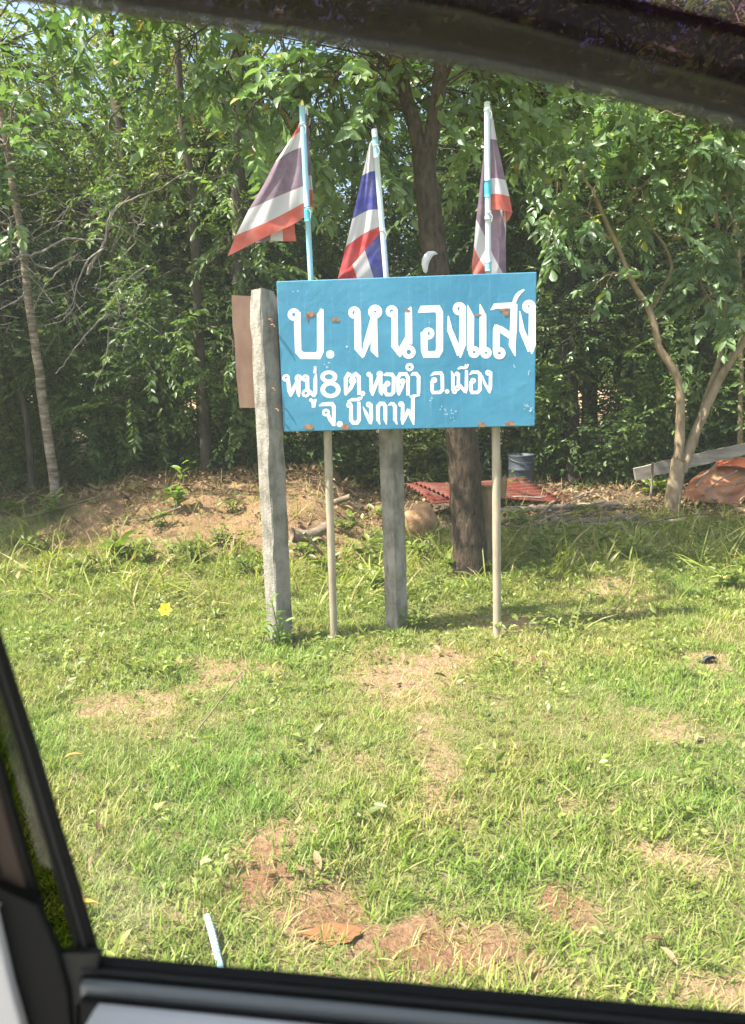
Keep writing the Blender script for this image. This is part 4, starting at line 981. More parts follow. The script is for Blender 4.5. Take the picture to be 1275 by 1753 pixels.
# brown board behind the left post
M['brown_board'] = simple('brown_board', (0.20, 0.115, 0.075), (0.32, 0.20, 0.14), 12, 0.7, 0.4, (1, 1, 0.4), 0.3, 0.004)
Yb = float(b0[1]) + .085
q = [at(396, 505, Yb), at(640, 520, Yb + .0), at(640, 700, Yb), at(410, 698, Yb)]
mid = [at(398, 560, Yb), at(401, 577, Yb), at(404, 640, Yb)]
out = [q[0], q[1], q[2], q[3], mid[2], mid[1], mid[0]]
V = out + [p + np.array([0, .022, 0]) for p in out]; n = 7
mb = MB(); mb.add(V, [tuple(range(n)), tuple(reversed(range(n, 2 * n)))] + [(k, n + k, n + (k + 1) % n, (k + 1) % n) for k in range(n)])
tag(mb.obj('board', M['brown_board']), 'plain brown board fixed behind the left concrete post beside the blue sign', 'board')

# ------------------------------------------------------------------ flags on pale blue poles
def pole_mat(name, c1, c2):
    return simple(name, c1, c2, 30, 0.4, 0.1, (1, 1, .2), 0.4, 0.001)
M['pole_blue'] = pole_mat('pale_blue_pvc', (0.28, 0.55, 0.66), (0.36, 0.62, 0.72))
M['pole_white'] = pole_mat('whitened_pvc', (0.52, 0.63, 0.66), (0.62, 0.72, 0.74))
M['pole_joint'] = pole_mat('turquoise_pvc', (0.05, 0.42, 0.52), (0.08, 0.48, 0.58))
M['pole_joint2'] = pole_mat('faded_turquoise_pvc', (0.22, 0.48, 0.56), (0.28, 0.54, 0.60))
def flag_mat(name, redc, white, blue):
    m, t, b, o = mat(name)
    a = N(t, 'ShaderNodeAttribute', attribute_name='stripe')
    col = ramp(t, a.outputs['Fac'], [(0, redc), (1 / 6, white), (2 / 6, blue), (4 / 6, white), (5 / 6, redc)], 'CONSTANT')
    f = noise(t, 18, 4); col = mixc(t, ramp(t, f, [(0.4, (0, 0, 0)), (0.8, (0.25, 0.25, 0.25))]), col, (0.62, 0.58, 0.58))
    t.links.new(col, b.inputs['Base Color']); b.inputs['Roughness'].default_value = 0.8; b.inputs['Specular IOR Level'].default_value = 0.2
    tr = N(t, 'ShaderNodeBsdfTranslucent'); t.links.new(col, tr.inputs[0])
    mx = N(t, 'ShaderNodeMixShader'); mx.inputs[0].default_value = 0.35
    t.links.new(b.outputs[0], mx.inputs[1]); t.links.new(tr.outputs[0], mx.inputs[2]); t.links.new(mx.outputs[0], o.inputs[0])
    bump(t, b, noise(t, 35, 3), 0.25, 0.004)
    return m
FADED = flag_mat('faded_flag_cloth', (0.62, 0.13, 0.09), (0.66, 0.63, 0.62), (0.23, 0.15, 0.20))
FRESH = flag_mat('bright_flag_cloth', (0.62, 0.06, 0.06), (0.68, 0.65, 0.64), (0.075, 0.08, 0.34))

def interp_rows(rows, n):
    """rows: list of (stripe, [(px,py,Y)...]) -> resampled grid across and along"""
    st = np.array([r[0] for r in rows]); cols = np.array([spline(r[1], 17) for r in rows])   # (k,17,3)
    ss = np.linspace(st[0], st[-1], n); out = np.zeros((n, 17, 3))
    for j in range(17):
        for d in range(3): out[:, j, d] = np.interp(ss, st, cols[:, j, d])
    return ss, out
def cloth(mb_list, rows, amp=0.006, seed=0, n=31):
    ss, g = interp_rows(rows, n)
    r = np.random.default_rng(seed); ph = r.uniform(0, 6, 4)
    V = []; T = []
    for i in range(n):
        for j in range(17):
            u = j / 16.0
            off = amp * (math.sin(9 * u + 3 * ss[i] + ph[0]) + 0.7 * math.sin(17 * u - 6 * ss[i] + ph[1]) + .5 * math.sin(13 * ss[i] + 5 * u + ph[2])) * min(1, 4 * u + .2)
            px, py, Y = g[i, j]; V.append(at(px, py, Y + off)); T.append(float(np.clip(ss[i], 0, .9999)))
    F = [(i * 17 + j, i * 17 + j + 1, (i + 1) * 17 + j + 1, (i + 1) * 17 + j) for i in range(n - 1) for j in range(16)]
    mb_list.append((V, F, T))
def flag_obj(parts, material, root):
    V = []; F = []; T = []
    for (v, f, t_) in parts:
        F += [tuple(i + len(V) for i in q) for q in f]; V += [tuple(p) for p in v]; T += t_
    me = bpy.data.meshes.new('cloth'); me.from_pydata(V, [], F)
    me.attributes.new('stripe', 'FLOAT', 'POINT').data.foreach_set('value', np.array(T, np.float32))
    me.materials.append(material); me.polygons.foreach_set('use_smooth', np.ones(len(F), bool)); me.update()
    return local(mkobj('cloth', me, root), root)
def pole(root, px0, py0, px1, py1, Y, r, segs):
    """segs: (t0,t1,material,extra radius, name)"""
    a = at(px0, py0, Y); b_ = at(px1, py1, Y); b2 = b_ + (b_ - a) * 0.55
    for (t0, t1, m_, e, nm) in segs:
        mb = MB(); p0 = a + (b2 - a) * t0 / 1.55; p1 = a + (b2 - a) * t1 / 1.55
        mb.tube(np.linspace(p0, p1, 6), r + e, 16); local(mb.obj(nm, m_, root, True), root)
YF = 3.70
M['string'] = simple('white_string', (0.55, 0.55, 0.52), (0.7, 0.7, 0.66), 60, .9, .2)
def tie(root, px, py, r=.0155):
    c = at(px, py, YF); a = np.linspace(0, 2 * math.pi * 2.2, 34)
    mb = MB(); mb.tube(np.stack([c[0] + r * np.cos(a), c[1] + r * np.sin(a), c[2] + .003 * a / 3 - .004], -1), .0016, 5)
    mb.tube(spline([c + np.array([.006, -r, 0]), c + np.array([.016, -r - .006, -.016]), c + np.array([.013, -r - .003, -.04])], 8), .0014, 4); local(mb.obj('tie', M['string'], root), root)
# first flag, faded, hanging to the left
f1 = empty('flag', 'faded flag spread out to the side of its blue pole above the sign corner', 'flag', tuple(at(532, 560, YF)), 'flags above the sign')
pole(f1, 516.5, 181, 532, 475, YF, 0.0135, [(0, 0.59, M['pole_blue'], 0, 'pole'), (0.58, 0.665, M['pole_joint'], .0022, 'joint'), (0.66, 1.5, M['pole_blue'], 0, 'pole')])
P_ = []
cloth(P_, [(0.0, [(516, 204, YF), (511, 214, YF), (507, 222, YF)]), (1 / 6, [(519, 222, YF), (506, 230, YF), (496, 240, YF)]), (2 / 6, [(520, 250, YF), (495, 260, YF), (472, 276, YF)]),
           (0.5, [(521, 286, YF), (487, 298, YF), (450, 318, YF)]), (4 / 6, [(522, 317, YF), (475, 336, YF), (426, 358, YF)]), (5 / 6, [(525, 344, YF), (465, 376, YF), (404, 402, YF)]),
           (1.0, [(527, 368, YF), (500, 385, YF + .004), (462, 402, YF + .006), (389, 439, YF)])], 0.007, 1)
cloth(P_, [(0.45, [(432, 395, YF + .03), (434, 405, YF + .03), (437, 416, YF + .03)]), (4 / 6, [(463, 380, YF + .03), (463, 395, YF + .03), (463, 412, YF + .03)]), (5 / 6, [(483, 370, YF + .03), (483, 390, YF + .03), (484, 413, YF + .03)]), (1.0, [(507, 365, YF + .03), (504, 385, YF + .03), (507, 413, YF + .03)])], 0.004, 2, 15)
cloth(P_, [(0.3, [(519, 184, YF + .02), (523, 183, YF + .022), (526, 186, YF + .02)]), (0.66, [(522, 300, YF + .02), (528, 300, YF + .024), (533, 301, YF + .02)]), (5 / 6, [(523, 323, YF + .02), (530, 324, YF + .024), (535, 324, YF + .02)]), (1.0, [(524, 352, YF + .02), (531, 354, YF + .026), (537, 352, YF + .02)])], 0.002, 3, 17)
flag_obj(P_, FADED, f1)
tie(f1, 518, 215); tie(f1, 526.5, 360)
# second flag, the bright one
f2 = empty('flag', 'bright red white and blue flag on the leaning white pole, middle of the three', 'flag', tuple(at(668, 560, YF)), 'flags above the sign')
pole(f2, 640.5, 221, 661, 473, YF, 0.0130, [(0, 0.06, M['pole_white'], 0, 'pole'), (0.055, 0.19, M['pole_joint2'], .0018, 'joint'), (0.185, 1.5, M['pole_white'], 0, 'pole')])
P_ = []
cloth(P_, [(1 / 6, [(637, 240, YF), (634, 243, YF), (632, 248, YF)]), (2 / 6, [(643, 292, YF), (632, 294, YF), (620, 300, YF)]), (4 / 6, [(652, 358, YF), (630, 360, YF), (603, 374, YF)]), (5 / 6, [(654, 386, YF), (625, 398, YF), (592, 421, YF)]),
           (1.0, [(652, 398, YF), (628, 424, YF), (606, 450, YF), (578, 477, YF)])], 0.006, 4)
cloth(P_, [(0.36, [(660, 390, YF + .03), (664, 440, YF + .03), (668, 505, YF + .03)]), (4 / 6, [(622, 420, YF + .03), (632, 450, YF + .03), (650, 505, YF + .03)]), (5 / 6, [(598, 440, YF + .03), (610, 470, YF + .03), (622, 505, YF + .03)]), (1.0, [(584, 455, YF + .03), (578, 480, YF + .03), (572, 505, YF + .03)])], 0.004, 5, 21)
cloth(P_, [(0.2, [(641, 262, YF + .015), (644, 262, YF + .012)]), (0.3, [(652, 392, YF + .015), (657, 394, YF + .012)])], 0.001, 6, 9)
flag_obj(P_, FRESH, f2)
tie(f2, 643, 252); tie(f2, 655, 396)
# third flag, faded, furled on both sides of its pole
f3 = empty('flag', 'faded flag hanging furled around the straight white pole at the far right', 'flag', tuple(at(836, 560, YF)), 'flags above the sign')
pole(f3, 833.5, 175, 836, 468, YF, 0.0133, [(0, 0.455, M['pole_white'], 0, 'pole'), (0.45, 0.545, M['pole_joint'], .0020, 'joint'), (0.54, 0.66, M['pole_white'], 0, 'pole'), (0.655, 0.675, M['pole_white'], .002, 'knot'), (0.67, 0.94, M['pole_white'], 0, 'pole'), (0.935, 0.985, M['pole_joint2'], .002, 'joint'), (0.98, 1.5, M['pole_white'], 0, 'pole')])
P_ = []
cloth(P_, [(0.17, [(834, 180, YF + .005), (839, 181, YF + .01), (841, 186, YF + .014)]), (2 / 6, [(835, 237, YF + .005), (844, 238, YF - .002), (850, 239, YF + .014)]), (4 / 6, [(836, 305, YF + .005), (850, 305, YF - .005), (865, 308, YF + .014)]), (5 / 6, [(837, 331, YF + .005), (856, 332, YF - .008), (872, 336, YF + .014)]),
           (1.0, [(838, 359, YF + .005), (855, 359, YF - .012), (868, 362, YF - .005), (877, 364, YF + .015)])], 0.003, 7)
cloth(P_, [(5 / 6 + .02, [(872, 340, YF + .02), (868, 345, YF + .03), (858, 350, YF + .03)]), (1.0, [(877, 364, YF + .015), (872, 374, YF + .025), (863, 384, YF + .03)])], 0.002, 9, 9)
cloth(P_, [(0.2, [(832, 195, YF + .02), (836, 230, YF + .03), (860, 330, YF + .03), (866, 380, YF + .03)]), (0.4, [(827, 270, YF + .03), (834, 330, YF + .03), (862, 400, YF + .03), (866, 430, YF + .03)]), (4 / 6, [(815, 376, YF + .03), (828, 400, YF + .03), (846, 440, YF + .03), (866, 475, YF + .03)]), (5 / 6, [(811, 422, YF + .03), (818, 438, YF + .03), (828, 455, YF + .03), (838, 490, YF + .03)]),
           (1.0, [(808, 448, YF + .03), (808, 462, YF + .03), (812, 478, YF + .03), (818, 495, YF + .03)])], 0.004, 8)
flag_obj(P_, FADED, f3)
tie(f3, 834, 190); tie(f3, 835.5, 366)

# ------------------------------------------------------------------ things lying at the wood's edge
def crumpled(name, rows, material, seed, amp, label=None, cat=None, thick=0.003, parent=None, n=(24, 24)):
    """a curved sheet through a grid of world points (rows x cols), with folds"""
    g = np.array([spline(r_, n[1]) for r_ in rows]); g = np.array([spline(g[:, j], n[0]) for j in range(n[1])]).transpose(1, 0, 2)
    r = np.random.default_rng(seed); a, b_ = r.uniform(0, 50, 2)
    U, Vv = np.meshgrid(np.linspace(0, 4, n[1]), np.linspace(0, 4, n[0]))
    g[..., 1] += amp * 2 * fbm(U + a, Vv + b_, 3); g[..., 2] += amp * 2 * fbm(U + b_, Vv + a + 9, 3)
    me = bpy.data.meshes.new(name)
    me.from_pydata(g.reshape(-1, 3).tolist(), [], [(i * n[1] + j, i * n[1] + j + 1, (i + 1) * n[1] + j + 1, (i + 1) * n[1] + j) for i in range(n[0] - 1) for j in range(n[1] - 1)])
    me.polygons.foreach_set('use_smooth', np.ones(len(me.polygons), bool)); me.materials.append(material)
    o = mkobj(name, me, parent); s = o.modifiers.new('thickness', 'SOLIDIFY'); s.thickness = thick
    if label: tag(o, label, cat)
    return o
M['white_plastic'] = simple('white_plastic', (0.62, 0.62, 0.60), (0.76, 0.76, 0.74), 30, 0.5, 0.2)
Yt = float(hit(808, 985)[1]) - 0.13
crumpled('plastic_scrap', [[at(732, 431, Yt), at(741, 430, Yt), at(749, 434, Yt)], [at(724, 440, Yt), at(733, 441, Yt - .01), at(741, 437, Yt)], [at(722, 452, Yt), at(729, 453, Yt - .012), at(734, 450, Yt)], [at(725, 466, Yt), at(729, 467, Yt), at(732, 462, Yt)]],
         M['white_plastic'], 3, 0.006, 'torn white plastic scrap stuck to the dark trunk above the sign', 'scrap', 0.002, None, (14, 12))

m, t, b, o = mat('rusty_red_sheet'); f = noise(t, 6, 6, .7); f2 = noise(t, 34, 5, .7)
t.links.new(mixc(t, ramp(t, f, [(.48, (0, 0, 0)), (.62, (.9, .9, .9))]), ramp(t, f2, [(.3, (0.12, 0.026, 0.018)), (.7, (0.20, 0.052, 0.036))]), ramp(t, f2, [(.3, (0.07, 0.04, 0.028)), (.7, (0.19, 0.12, 0.085))])), b.inputs['Base Color']); b.inputs['Roughness'].default_value = .85; b.inputs['Specular IOR Level'].default_value = .12; bump(t, b, f2, .4, .004); M['red_roof'] = m
def corrugated(near, far, ldir, length, label, lift=0.0, thick=.004):
    near = np.array(near); far = np.array(far); e = far - near; ld = np.array(ldir) / np.linalg.norm(ldir)
    up = nrm(np.cross(ld, e)); up = up if up[2] > 0 else -up
    nw, nl = 64, 10; V = []
    for i in range(nl + 1):
        for j in range(nw + 1):
            u = j / nw
            V.append(near + e * u + ld * length * i / nl + up * (0.011 * math.sin(u * 2 * math.pi * 9) + lift + .035 * math.sin(3.4 * i / nl + 2 * u + length) - .05 * (i / nl) ** 2))
    me = bpy.data.meshes.new('sheet'); me.from_pydata([tuple(v) for v in V], [], [(i * (nw + 1) + j, i * (nw + 1) + j + 1, (i + 1) * (nw + 1) + j + 1, (i + 1) * (nw + 1) + j) for i in range(nl) for j in range(nw)])
    me.polygons.foreach_set('use_smooth', np.ones(len(me.polygons), bool)); me.materials.append(M['red_roof'])
    o = mkobj('roofing_sheet', me); s = o.modifiers.new('thickness', 'SOLIDIFY'); s.thickness = thick
    return tag(o, label, 'roofing sheet', 'red corrugated roofing sheets')
nr, fr = at(775, 866, 6.3), at(708, 827, 6.9)
corrugated(nr, fr, (.857, .49, -.03), 1.35, 'upper red corrugated sheet with its wavy end beside the dark trunk', 0.012)
nr2, fr2 = at(742, 869, 6.25), at(691, 829, 6.88)
corrugated(nr2, fr2, (.87, .48, -.035), 0.9, 'lower red corrugated sheet sticking out past the one on top of it')
nr3, fr3 = at(850, 868, 6.7), at(800, 840, 7.2)
corrugated(nr3, fr3, (.93, .36, .0), 1.0, 'rusty red sheet reaching right from the dark trunk toward the leaf litter', 0.0)

def lump(name, c, r3, material, label, cat, seed, pits=0.2, sub=4):
    import bmesh
    bm = bmesh.new(); bmesh.ops.create_icosphere(bm, subdivisions=sub, radius=1.0)
    r = np.random.default_rng(seed); a = r.uniform(0, 40, 3)
    for v in bm.verts:
        p = np.array(v.co); k = 1 + pits * float(fbm(np.array(p[0] * 1.6 + a[0] + p[2]), np.array(p[1] * 1.6 + a[1] - p[2] * .7), 4)) * 1.6
        v.co = Vector(p * k * np.array(r3))
    me = bpy.data.meshes.new(name); bm.to_mesh(me); bm.free(); me.materials.append(material)
    me.polygons.foreach_set('use_smooth', np.ones(len(me.polygons), bool))
    return tag(mkobj(name, me, None, tuple(c)), label, cat)
M['clay'] = simple('baked_clay', (0.24, 0.13, 0.065), (0.42, 0.26, 0.14), 14, 0.95, 0.8, None, 0.1, 0.02)
M['stone'] = simple('dusty_stone', (0.18, 0.14, 0.10), (0.34, 0.28, 0.21), 18, 0.95, 0.8, None, 0.1, 0.01)
c = at(722, 893, 5.75)
lump('earth_lump', c + np.array([0, .08, -.03]), (.135, .13, .16), M['clay'], 'rounded orange earth lump with holes under the red corrugated sheets', 'earth lump', 4, .35)
for (dx, dz) in ((-.045, .055), (.01, -.01), (-.07, -.02)):
    pass
for i, (px, py, r_, lab) in enumerate([(612, 868, .05, 'small stone in the shaded gully between the two concrete posts'), (770, 925, .04, 'small flat stone at the foot of the dark trunk')]):
    g = hit(px, py); lump('stone', g, (r_ * 1.3, r_, r_ * .7), M['stone'], lab, 'stone', 10 + i, .3, 3)

# stump beside the big tree
M['stump_wood'] = simple('stump_wood', (0.16, 0.105, 0.055), (0.34, 0.24, 0.14), 20, 0.9, 0.8, (1, 1, 0.25), 0.15, 0.01)
g = hit(830, 972); Yb = float(g[1]) + .02
root = empty('tree_stump', 'broken brown stump with a splintered top squeezed between dark trunk and right pipe', 'stump', tuple(g))
mb = MB(); mb.tube(spline([g - np.array([0, 0, .1]), at(832, 930, Yb), at(833, 880, Yb), at(836, 832, Yb)], 16), np.linspace(.066, .056, 16), 12, True, .18, RNG)
local(mb.obj('stump', M['stump_wood'], root, True), root)
for (x0, x1, y1, r_) in ((850, 858, 785, .022), (858, 866, 812, .026), (843, 850, 815, .02)):
    mb = MB(); mb.tube(spline([at(x0, 850, Yb + .03), at(x0 + 4, 822, Yb + .03), at(x1, y1, Yb + .03)], 7), [r_, r_, r_ * .95, r_ * .8, r_ * .6, r_ * .3, .002], 6, True, .3, RNG); local(mb.obj('splinter', M['stump_wood'], root), root)

# grey drum
M['drum'] = simple('grey_plastic', (0.04, 0.048, 0.06), (0.06, 0.07, 0.085), 8, 0.5, 0.05)
Yd = 7.9; cb = at(892, 832, Yd); ct = at(892, 778, Yd); rr = 0.135
root = empty('drum', 'dark grey plastic drum standing upright behind the red sheets right of the pipe', 'drum', tuple(cb))
prof = [(.0, rr * .96), (.03, rr), (.30, rr), (.31, rr * 1.03), (.34, rr * 1.03), (.35, rr), (.64, rr), (.65, rr * 1.03), (.68, rr * 1.03), (.69, rr), (.97, rr), (1.0, rr * 1.04), (1.0, rr * .92), (.1, rr * .9)]
V = []; F = []; ns = 28; zb = cb[2] - .12; hh = ct[2] - zb
for (q, r_) in prof:
    for k in range(ns): V.append((cb[0] + r_ * math.cos(2 * math.pi * k / ns), cb[1] + r_ * math.sin(2 * math.pi * k / ns), zb + hh * q))
for i in range(len(prof) - 1):
    for k in range(ns): F.append((i * ns + k, i * ns + (k + 1) % ns, (i + 1) * ns + (k + 1) % ns, (i + 1) * ns + k))
F.append(tuple((len(prof) - 1) * ns + k for k in range(ns)))
mb = MB(); mb.add(V, F); local(mb.obj('body', M['drum'], root, True), root)
mb = MB(); a = np.linspace(0, math.pi, 10); mb.tube([(cb[0] + (rr + .01) * math.cos(x + 3.3), cb[1] + (rr + .01) * math.sin(x + 3.3), zb + hh * .94 - .05 * math.sin(x)) for x in a], .004, 6)
local(mb.obj('handle', M['drum'], root), root)

# logs, poles and sticks heaped right of the trunk
logs = [((846, 876), (1060, 862), 6.5, .028, 'long grey pole lying along the lower edge of the red sheet'), ((640, 905), (846, 900), 6.0, .020, 'short pale stick poking out beside the earth lump'), ((850, 893), (905, 885), 6.15, .026, 'stub of branch right of the pipe in the wood heap'),
        ((870, 900), (1010, 872), 6.2, .018, 'slanting stick crossing the wood heap'), ((940, 905), (1090, 898), 6.0, .040, 'thick dark log at the near side of the wood heap'), ((1000, 916), (1175, 900), 5.9, .022, 'low dark branch lying in the leaf litter before the forked tree'),
        ((905, 905), (960, 850), 6.1, .010, 'thin twig leaning upward out of the wood heap'), ((980, 882), (1100, 868), 6.6, .032, 'weathered flat timber behind the wood heap'), ((880, 880), (935, 925), 6.0, .010, 'thin stick falling toward the grass from the wood heap'), ((600, 850), (520, 880), 6.0, .024, 'dead branch end above the gully left of the middle post'),
        ((520, 912), (560, 960), 5.1, .011, 'thin pale stick propped in the gully beside the left pipe'), ((200, 905), (310, 868), 5.6, .012, 'dry stick lying on the front of the earth bank'), ((10, 905), (170, 850), 5.9, .012, 'dry stick lying below the thin striped tree'), ((500, 945), (560, 900), 5.4, .05, 'dark rotting log in the gully between post and pipe')]
for i, ((x0, y0), (x1, y1), Y, r_, lab) in enumerate(logs):
    if i == 1: x0 = 752
    a = at(x0, y0, Y); b_ = at(x1, y1, Y + .12); md = (a + b_) / 2 + np.array([0, 0, RNG.normal() * .02])
    a[2] = max(a[2], float(H(a[0], a[1])) + r_ * .6); b_[2] = max(b_[2], float(H(b_[0], b_[1])) + r_ * .6) if i not in (6, 10) else b_[2]
    md[2] = max(md[2], float(H(md[0], md[1])) + r_ * .6)
    mb = MB(); mb.tube(spline([a, md, b_], 14), r_ * np.linspace(1.1, .8, 14), 9, True, .25, RNG)
    tag(mb.obj('log' if r_ > .02 else 'stick', M['log_wood'] if i % 5 else M['bark_pale'], None, True), lab, 'log' if r_ > .02 else 'stick', 'fallen wood')
for k in range(34):
    q0 = hit(RNG.uniform(845, 1120), RNG.uniform(868, 925)); L_ = RNG.uniform(.15, .55); a_ = RNG.normal() * .5; r_ = RNG.uniform(.004, .011)
    q0 = q0 + np.array([0, 0, r_ + RNG.uniform(0, .09)]); q1 = q0 + L_ * np.array([math.cos(a_), math.sin(a_) * .8, RNG.uniform(-.05, .16)])
    mb = MB(); mb.tube(spline([q0, (q0 + q1) / 2 + RNG.normal(size=3) * .03, q1], 8), np.linspace(r_, r_ * .4, 8), 5, True)
    tag(mb.obj('stick', M[('log_wood', 'bark_forest', 'dead_wood')[k % 3]], None, True), 'thin dry stick jumbled among others in the wood heap right of the pipe', 'stick', 'sticks jumbled in the wood heap')
for (p0, p1, Y, lab) in (((1040, 1062), (1082, 1002), 4.2, 'dry stalk leaning in the sunny grass right of the pipe'), ((330, 1260), (415, 1150), 3.05, 'dry straw stalk lying over the litter left of the signpost')):
    g = hit(*p0); mb = MB(); e = at(p1[0], p1[1], float(g[1]) + .06); mb.tube(spline([g, (g + e) / 2 + np.array([.004, 0, .004]), e], 8), np.linspace(.004, .0022, 8), 5); tag(mb.obj('stalk', M['log_wood'], None, True), lab, 'stalk')

# plank, stake and orange sheet on the right
M['plank'] = simple('weathered_plank', (0.20, 0.165, 0.13), (0.42, 0.37, 0.30), 14, 0.85, 0.5, (0.25, 1, 1.5), 0.15, 0.004)
Yp = 6.95
a = at(1086, 812, Yp); b_ = at(1345, 752, Yp + .05); ax = nrm(b_ - a); up = nrm(np.array([0, 0, 1.0]) - ax * ax[2]); sd = np.cross(ax, up)
n = 16; V = []
for i in range(n):
    c = a + (b_ - a) * i / (n - 1); w_ = .058 + .006 * float(fbm(np.array(i * .9), np.array(3.3), 2)); r_ = .004 * RNG.normal(size=2)
    for (s, u) in ((-.018, -w_ + r_[0]), (.018, -w_ + r_[0]), (.018, w_ + r_[1]), (-.018, w_ + r_[1])): V.append(c + sd * s + up * u)
F = [(0, 1, 2, 3), tuple(reversed([(n - 1) * 4 + k for k in range(4)]))] + [(i * 4 + k, i * 4 + (k + 1) % 4, (i + 1) * 4 + (k + 1) % 4, (i + 1) * 4 + k) for i in range(n - 1) for k in range(4)]
mb = MB(); mb.add(V, F); tag(mb.obj('plank', M['plank']), 'long pale weathered plank leaning behind the forked tree onto the orange sheet', 'plank')
mb = MB(); c = at(1117, 792, Yp - .04); g = np.array([c[0] - .01, c[1], float(H(c[0], c[1])) - .05]); mb.tube([g, (g + c) / 2 + np.array([.006, 0, 0]), c], [.014, .012, .011], 7)
tag(mb.obj('stake', M['bark_pale'], None, True), 'short thin stake propping the free end of the pale plank', 'stake')
m, t, b, o = mat('orange_plastic'); f = noise(t, 5, 6, .65); f2 = noise(t, 30, 4)
cA = ramp(t, f, [(0.35, (0.30, 0.10, 0.04)), (0.52, (0.42, 0.17, 0.075)), (0.66, (0.30, 0.19, 0.11))])
t.links.new(cA, b.inputs['Base Color']); b.inputs['Roughness'].default_value = 0.5; bump(t, b, f2, .2, .004); M['orange_plastic'] = m
Yo = 6.75
root = empty('plastic_cover', 'crumpled orange plastic cover slumped at the forest edge under the pale plank', 'cover', tuple(at(1240, 865, Yo)))
rows = [[at(1168, 858, Yo + .1), at(1200, 862, Yo - .02), at(1236, 866, Yo - .06), at(1262, 868, Yo - .05), at(1290, 842, Yo), at(1330, 846, Yo + .05), at(1370, 868, Yo)],
        [at(1172, 842, Yo + .15), at(1205, 838, Yo), at(1240, 842, Yo - .02), at(1268, 838, Yo), at(1296, 822, Yo), at(1335, 826, Yo + .05), at(1375, 842, Yo)],
        [at(1180, 828, Yo + .25), at(1212, 820, Yo + .15), at(1245, 822, Yo + .12), at(1275, 818, Yo + .1), at(1305, 808, Yo + .1), at(1345, 810, Yo + .15), at(1380, 826, Yo + .1)],
        [at(1195, 812, Yo + .40), at(1225, 802, Yo + .32), at(1255, 800, Yo + .28), at(1285, 798, Yo + .26), at(1315, 794, Yo + .26), at(1350, 796, Yo + .28), at(1385, 810, Yo + .28)],
        [at(1215, 800, Yo + .6), at(1240, 788, Yo + .5), at(1268, 782, Yo + .45), at(1295, 778, Yo + .42), at(1325, 778, Yo + .42), at(1360, 782, Yo + .45), at(1390, 800, Yo + .5)]]
local(crumpled('cover', rows, M['orange_plastic'], 5, 0.06, thick=.006, parent=root, n=(36, 44)), root)
M['red_plastic'] = simple('red_orange_plastic', (0.62, 0.13, 0.05), (0.70, 0.22, 0.09), 8, 0.4, 0.2)
local(crumpled('flap', [[at(1222, 800, Yo + .25), at(1250, 797, Yo + .18), at(1285, 802, Yo + .15), at(1330, 800, Yo + .2)], [at(1226, 790, Yo + .4), at(1252, 784, Yo + .3), at(1284, 782, Yo + .28), at(1330, 782, Yo + .3)]], M['red_plastic'], 6, 0.02, thick=.004, parent=root, n=(12, 24)), root)
for k, (x0, y0, x1, y1) in enumerate(((1208, 840, 1262, 806), (1190, 835, 1228, 792), (1240, 850, 1275, 815))):
    mb = MB(); mb.tube(spline([at(x0, y0, Yo - .02), at((x0 + x1) / 2, (y0 + y1) / 2 - 3, Yo + .02), at(x1, y1, Yo + .05)], 8), .007, 5)
    tag(mb.obj('stick', M['dead_wood'], None, True), ('long dry stick resting on the orange plastic cover', 'short dry stick at the tree end of the orange plastic cover', 'dry stick near the arch of the orange plastic cover')[k], 'stick', 'sticks on the orange cover')

# ------------------------------------------------------------------ single small plants, leaves, scraps in the grass
def leafy_plant(name, label, base, stems, lv, Lr, group=None, cat='plant', stemmat='leaf_bright', lift=0.5):
    """stems: list of (top offset, leaves); every leaf is a part"""
    root = empty(name, label, cat, tuple(base), group); r = np.random.default_rng(abs(hash(name + label)) % 1000 if False else len(label) * 7)
    mb = MB()
    leafspec = []
    for (off, n) in stems:
        off = np.array(off); c = spline([np.zeros(3) - np.array([0, 0, .02]), off * .5 + np.array([0, 0, .02]), off], 9)
        if np.linalg.norm(off) > .03: mb.tube(c, np.linspace(.0045, .0018, 9), 5)
        for k in range(n):
            i = int(np.clip(2 + (k / max(1, n - 1)) * 6, 0, 8)); a = k * 2.4 + r.uniform(0, .8)
            leafspec.append((c[i], np.array([math.cos(a), math.sin(a), lift + .3 * r.normal()]), Lr * r.uniform(.7, 1.15)))
    if mb.n: mb.obj('stem', M['bark_pale'] if stemmat is None else M[stemmat], root, True)
    for (p, d, L_) in leafspec:
        x, a, z = frames(np.array([d]), np.array([[0.2 * r.normal(), 0.2 * r.normal(), 1.0]]))
        o = mkobj('leaf', lv[r.integers(0, 7)], root)
        o.matrix_basis = Matrix(((x[0][0] * L_, a[0][0] * L_, z[0][0] * L_, p[0]), (x[0][1] * L_, a[0][1] * L_, z[0][1] * L_, p[1]), (x[0][2] * L_, a[0][2] * L_, z[0][2] * L_, p[2]), (0, 0, 0, 1)))
    return root
lvB = leaf_variants('bright', M['leaf_bright'], .42); lvW = leaf_variants('broad', M['weed'], .36); lvS = leaf_variants('sprig', M['leaf_bright'], .3)
g = hit(304, 872)
leafy_plant('sapling', 'bright yellow-green sapling standing upright on the earth bank', g, [((.06, 0, .36), 11), ((-.05, -.02, .17), 9), ((.02, -.03, .14), 8)], lvB, .105)
g = hit(272, 905); leafy_plant('weed_plant', 'small olive weed just below the bright sapling on the earth bank', g, [((.03, 0, .14), 9), ((-.07, 0, .10), 7), ((.06, -.02, .09), 7)], lvW, .07, 'weeds')
g = hit(205, 955)
leafy_plant('weed_plant', 'broad-leaved weed with long pale leaves at the front of the earth bank', g, [((-.06, 0, .06), 6), ((.02, -.02, .12), 6), ((.10, 0, .06), 5)], lvW, .20, 'weeds')
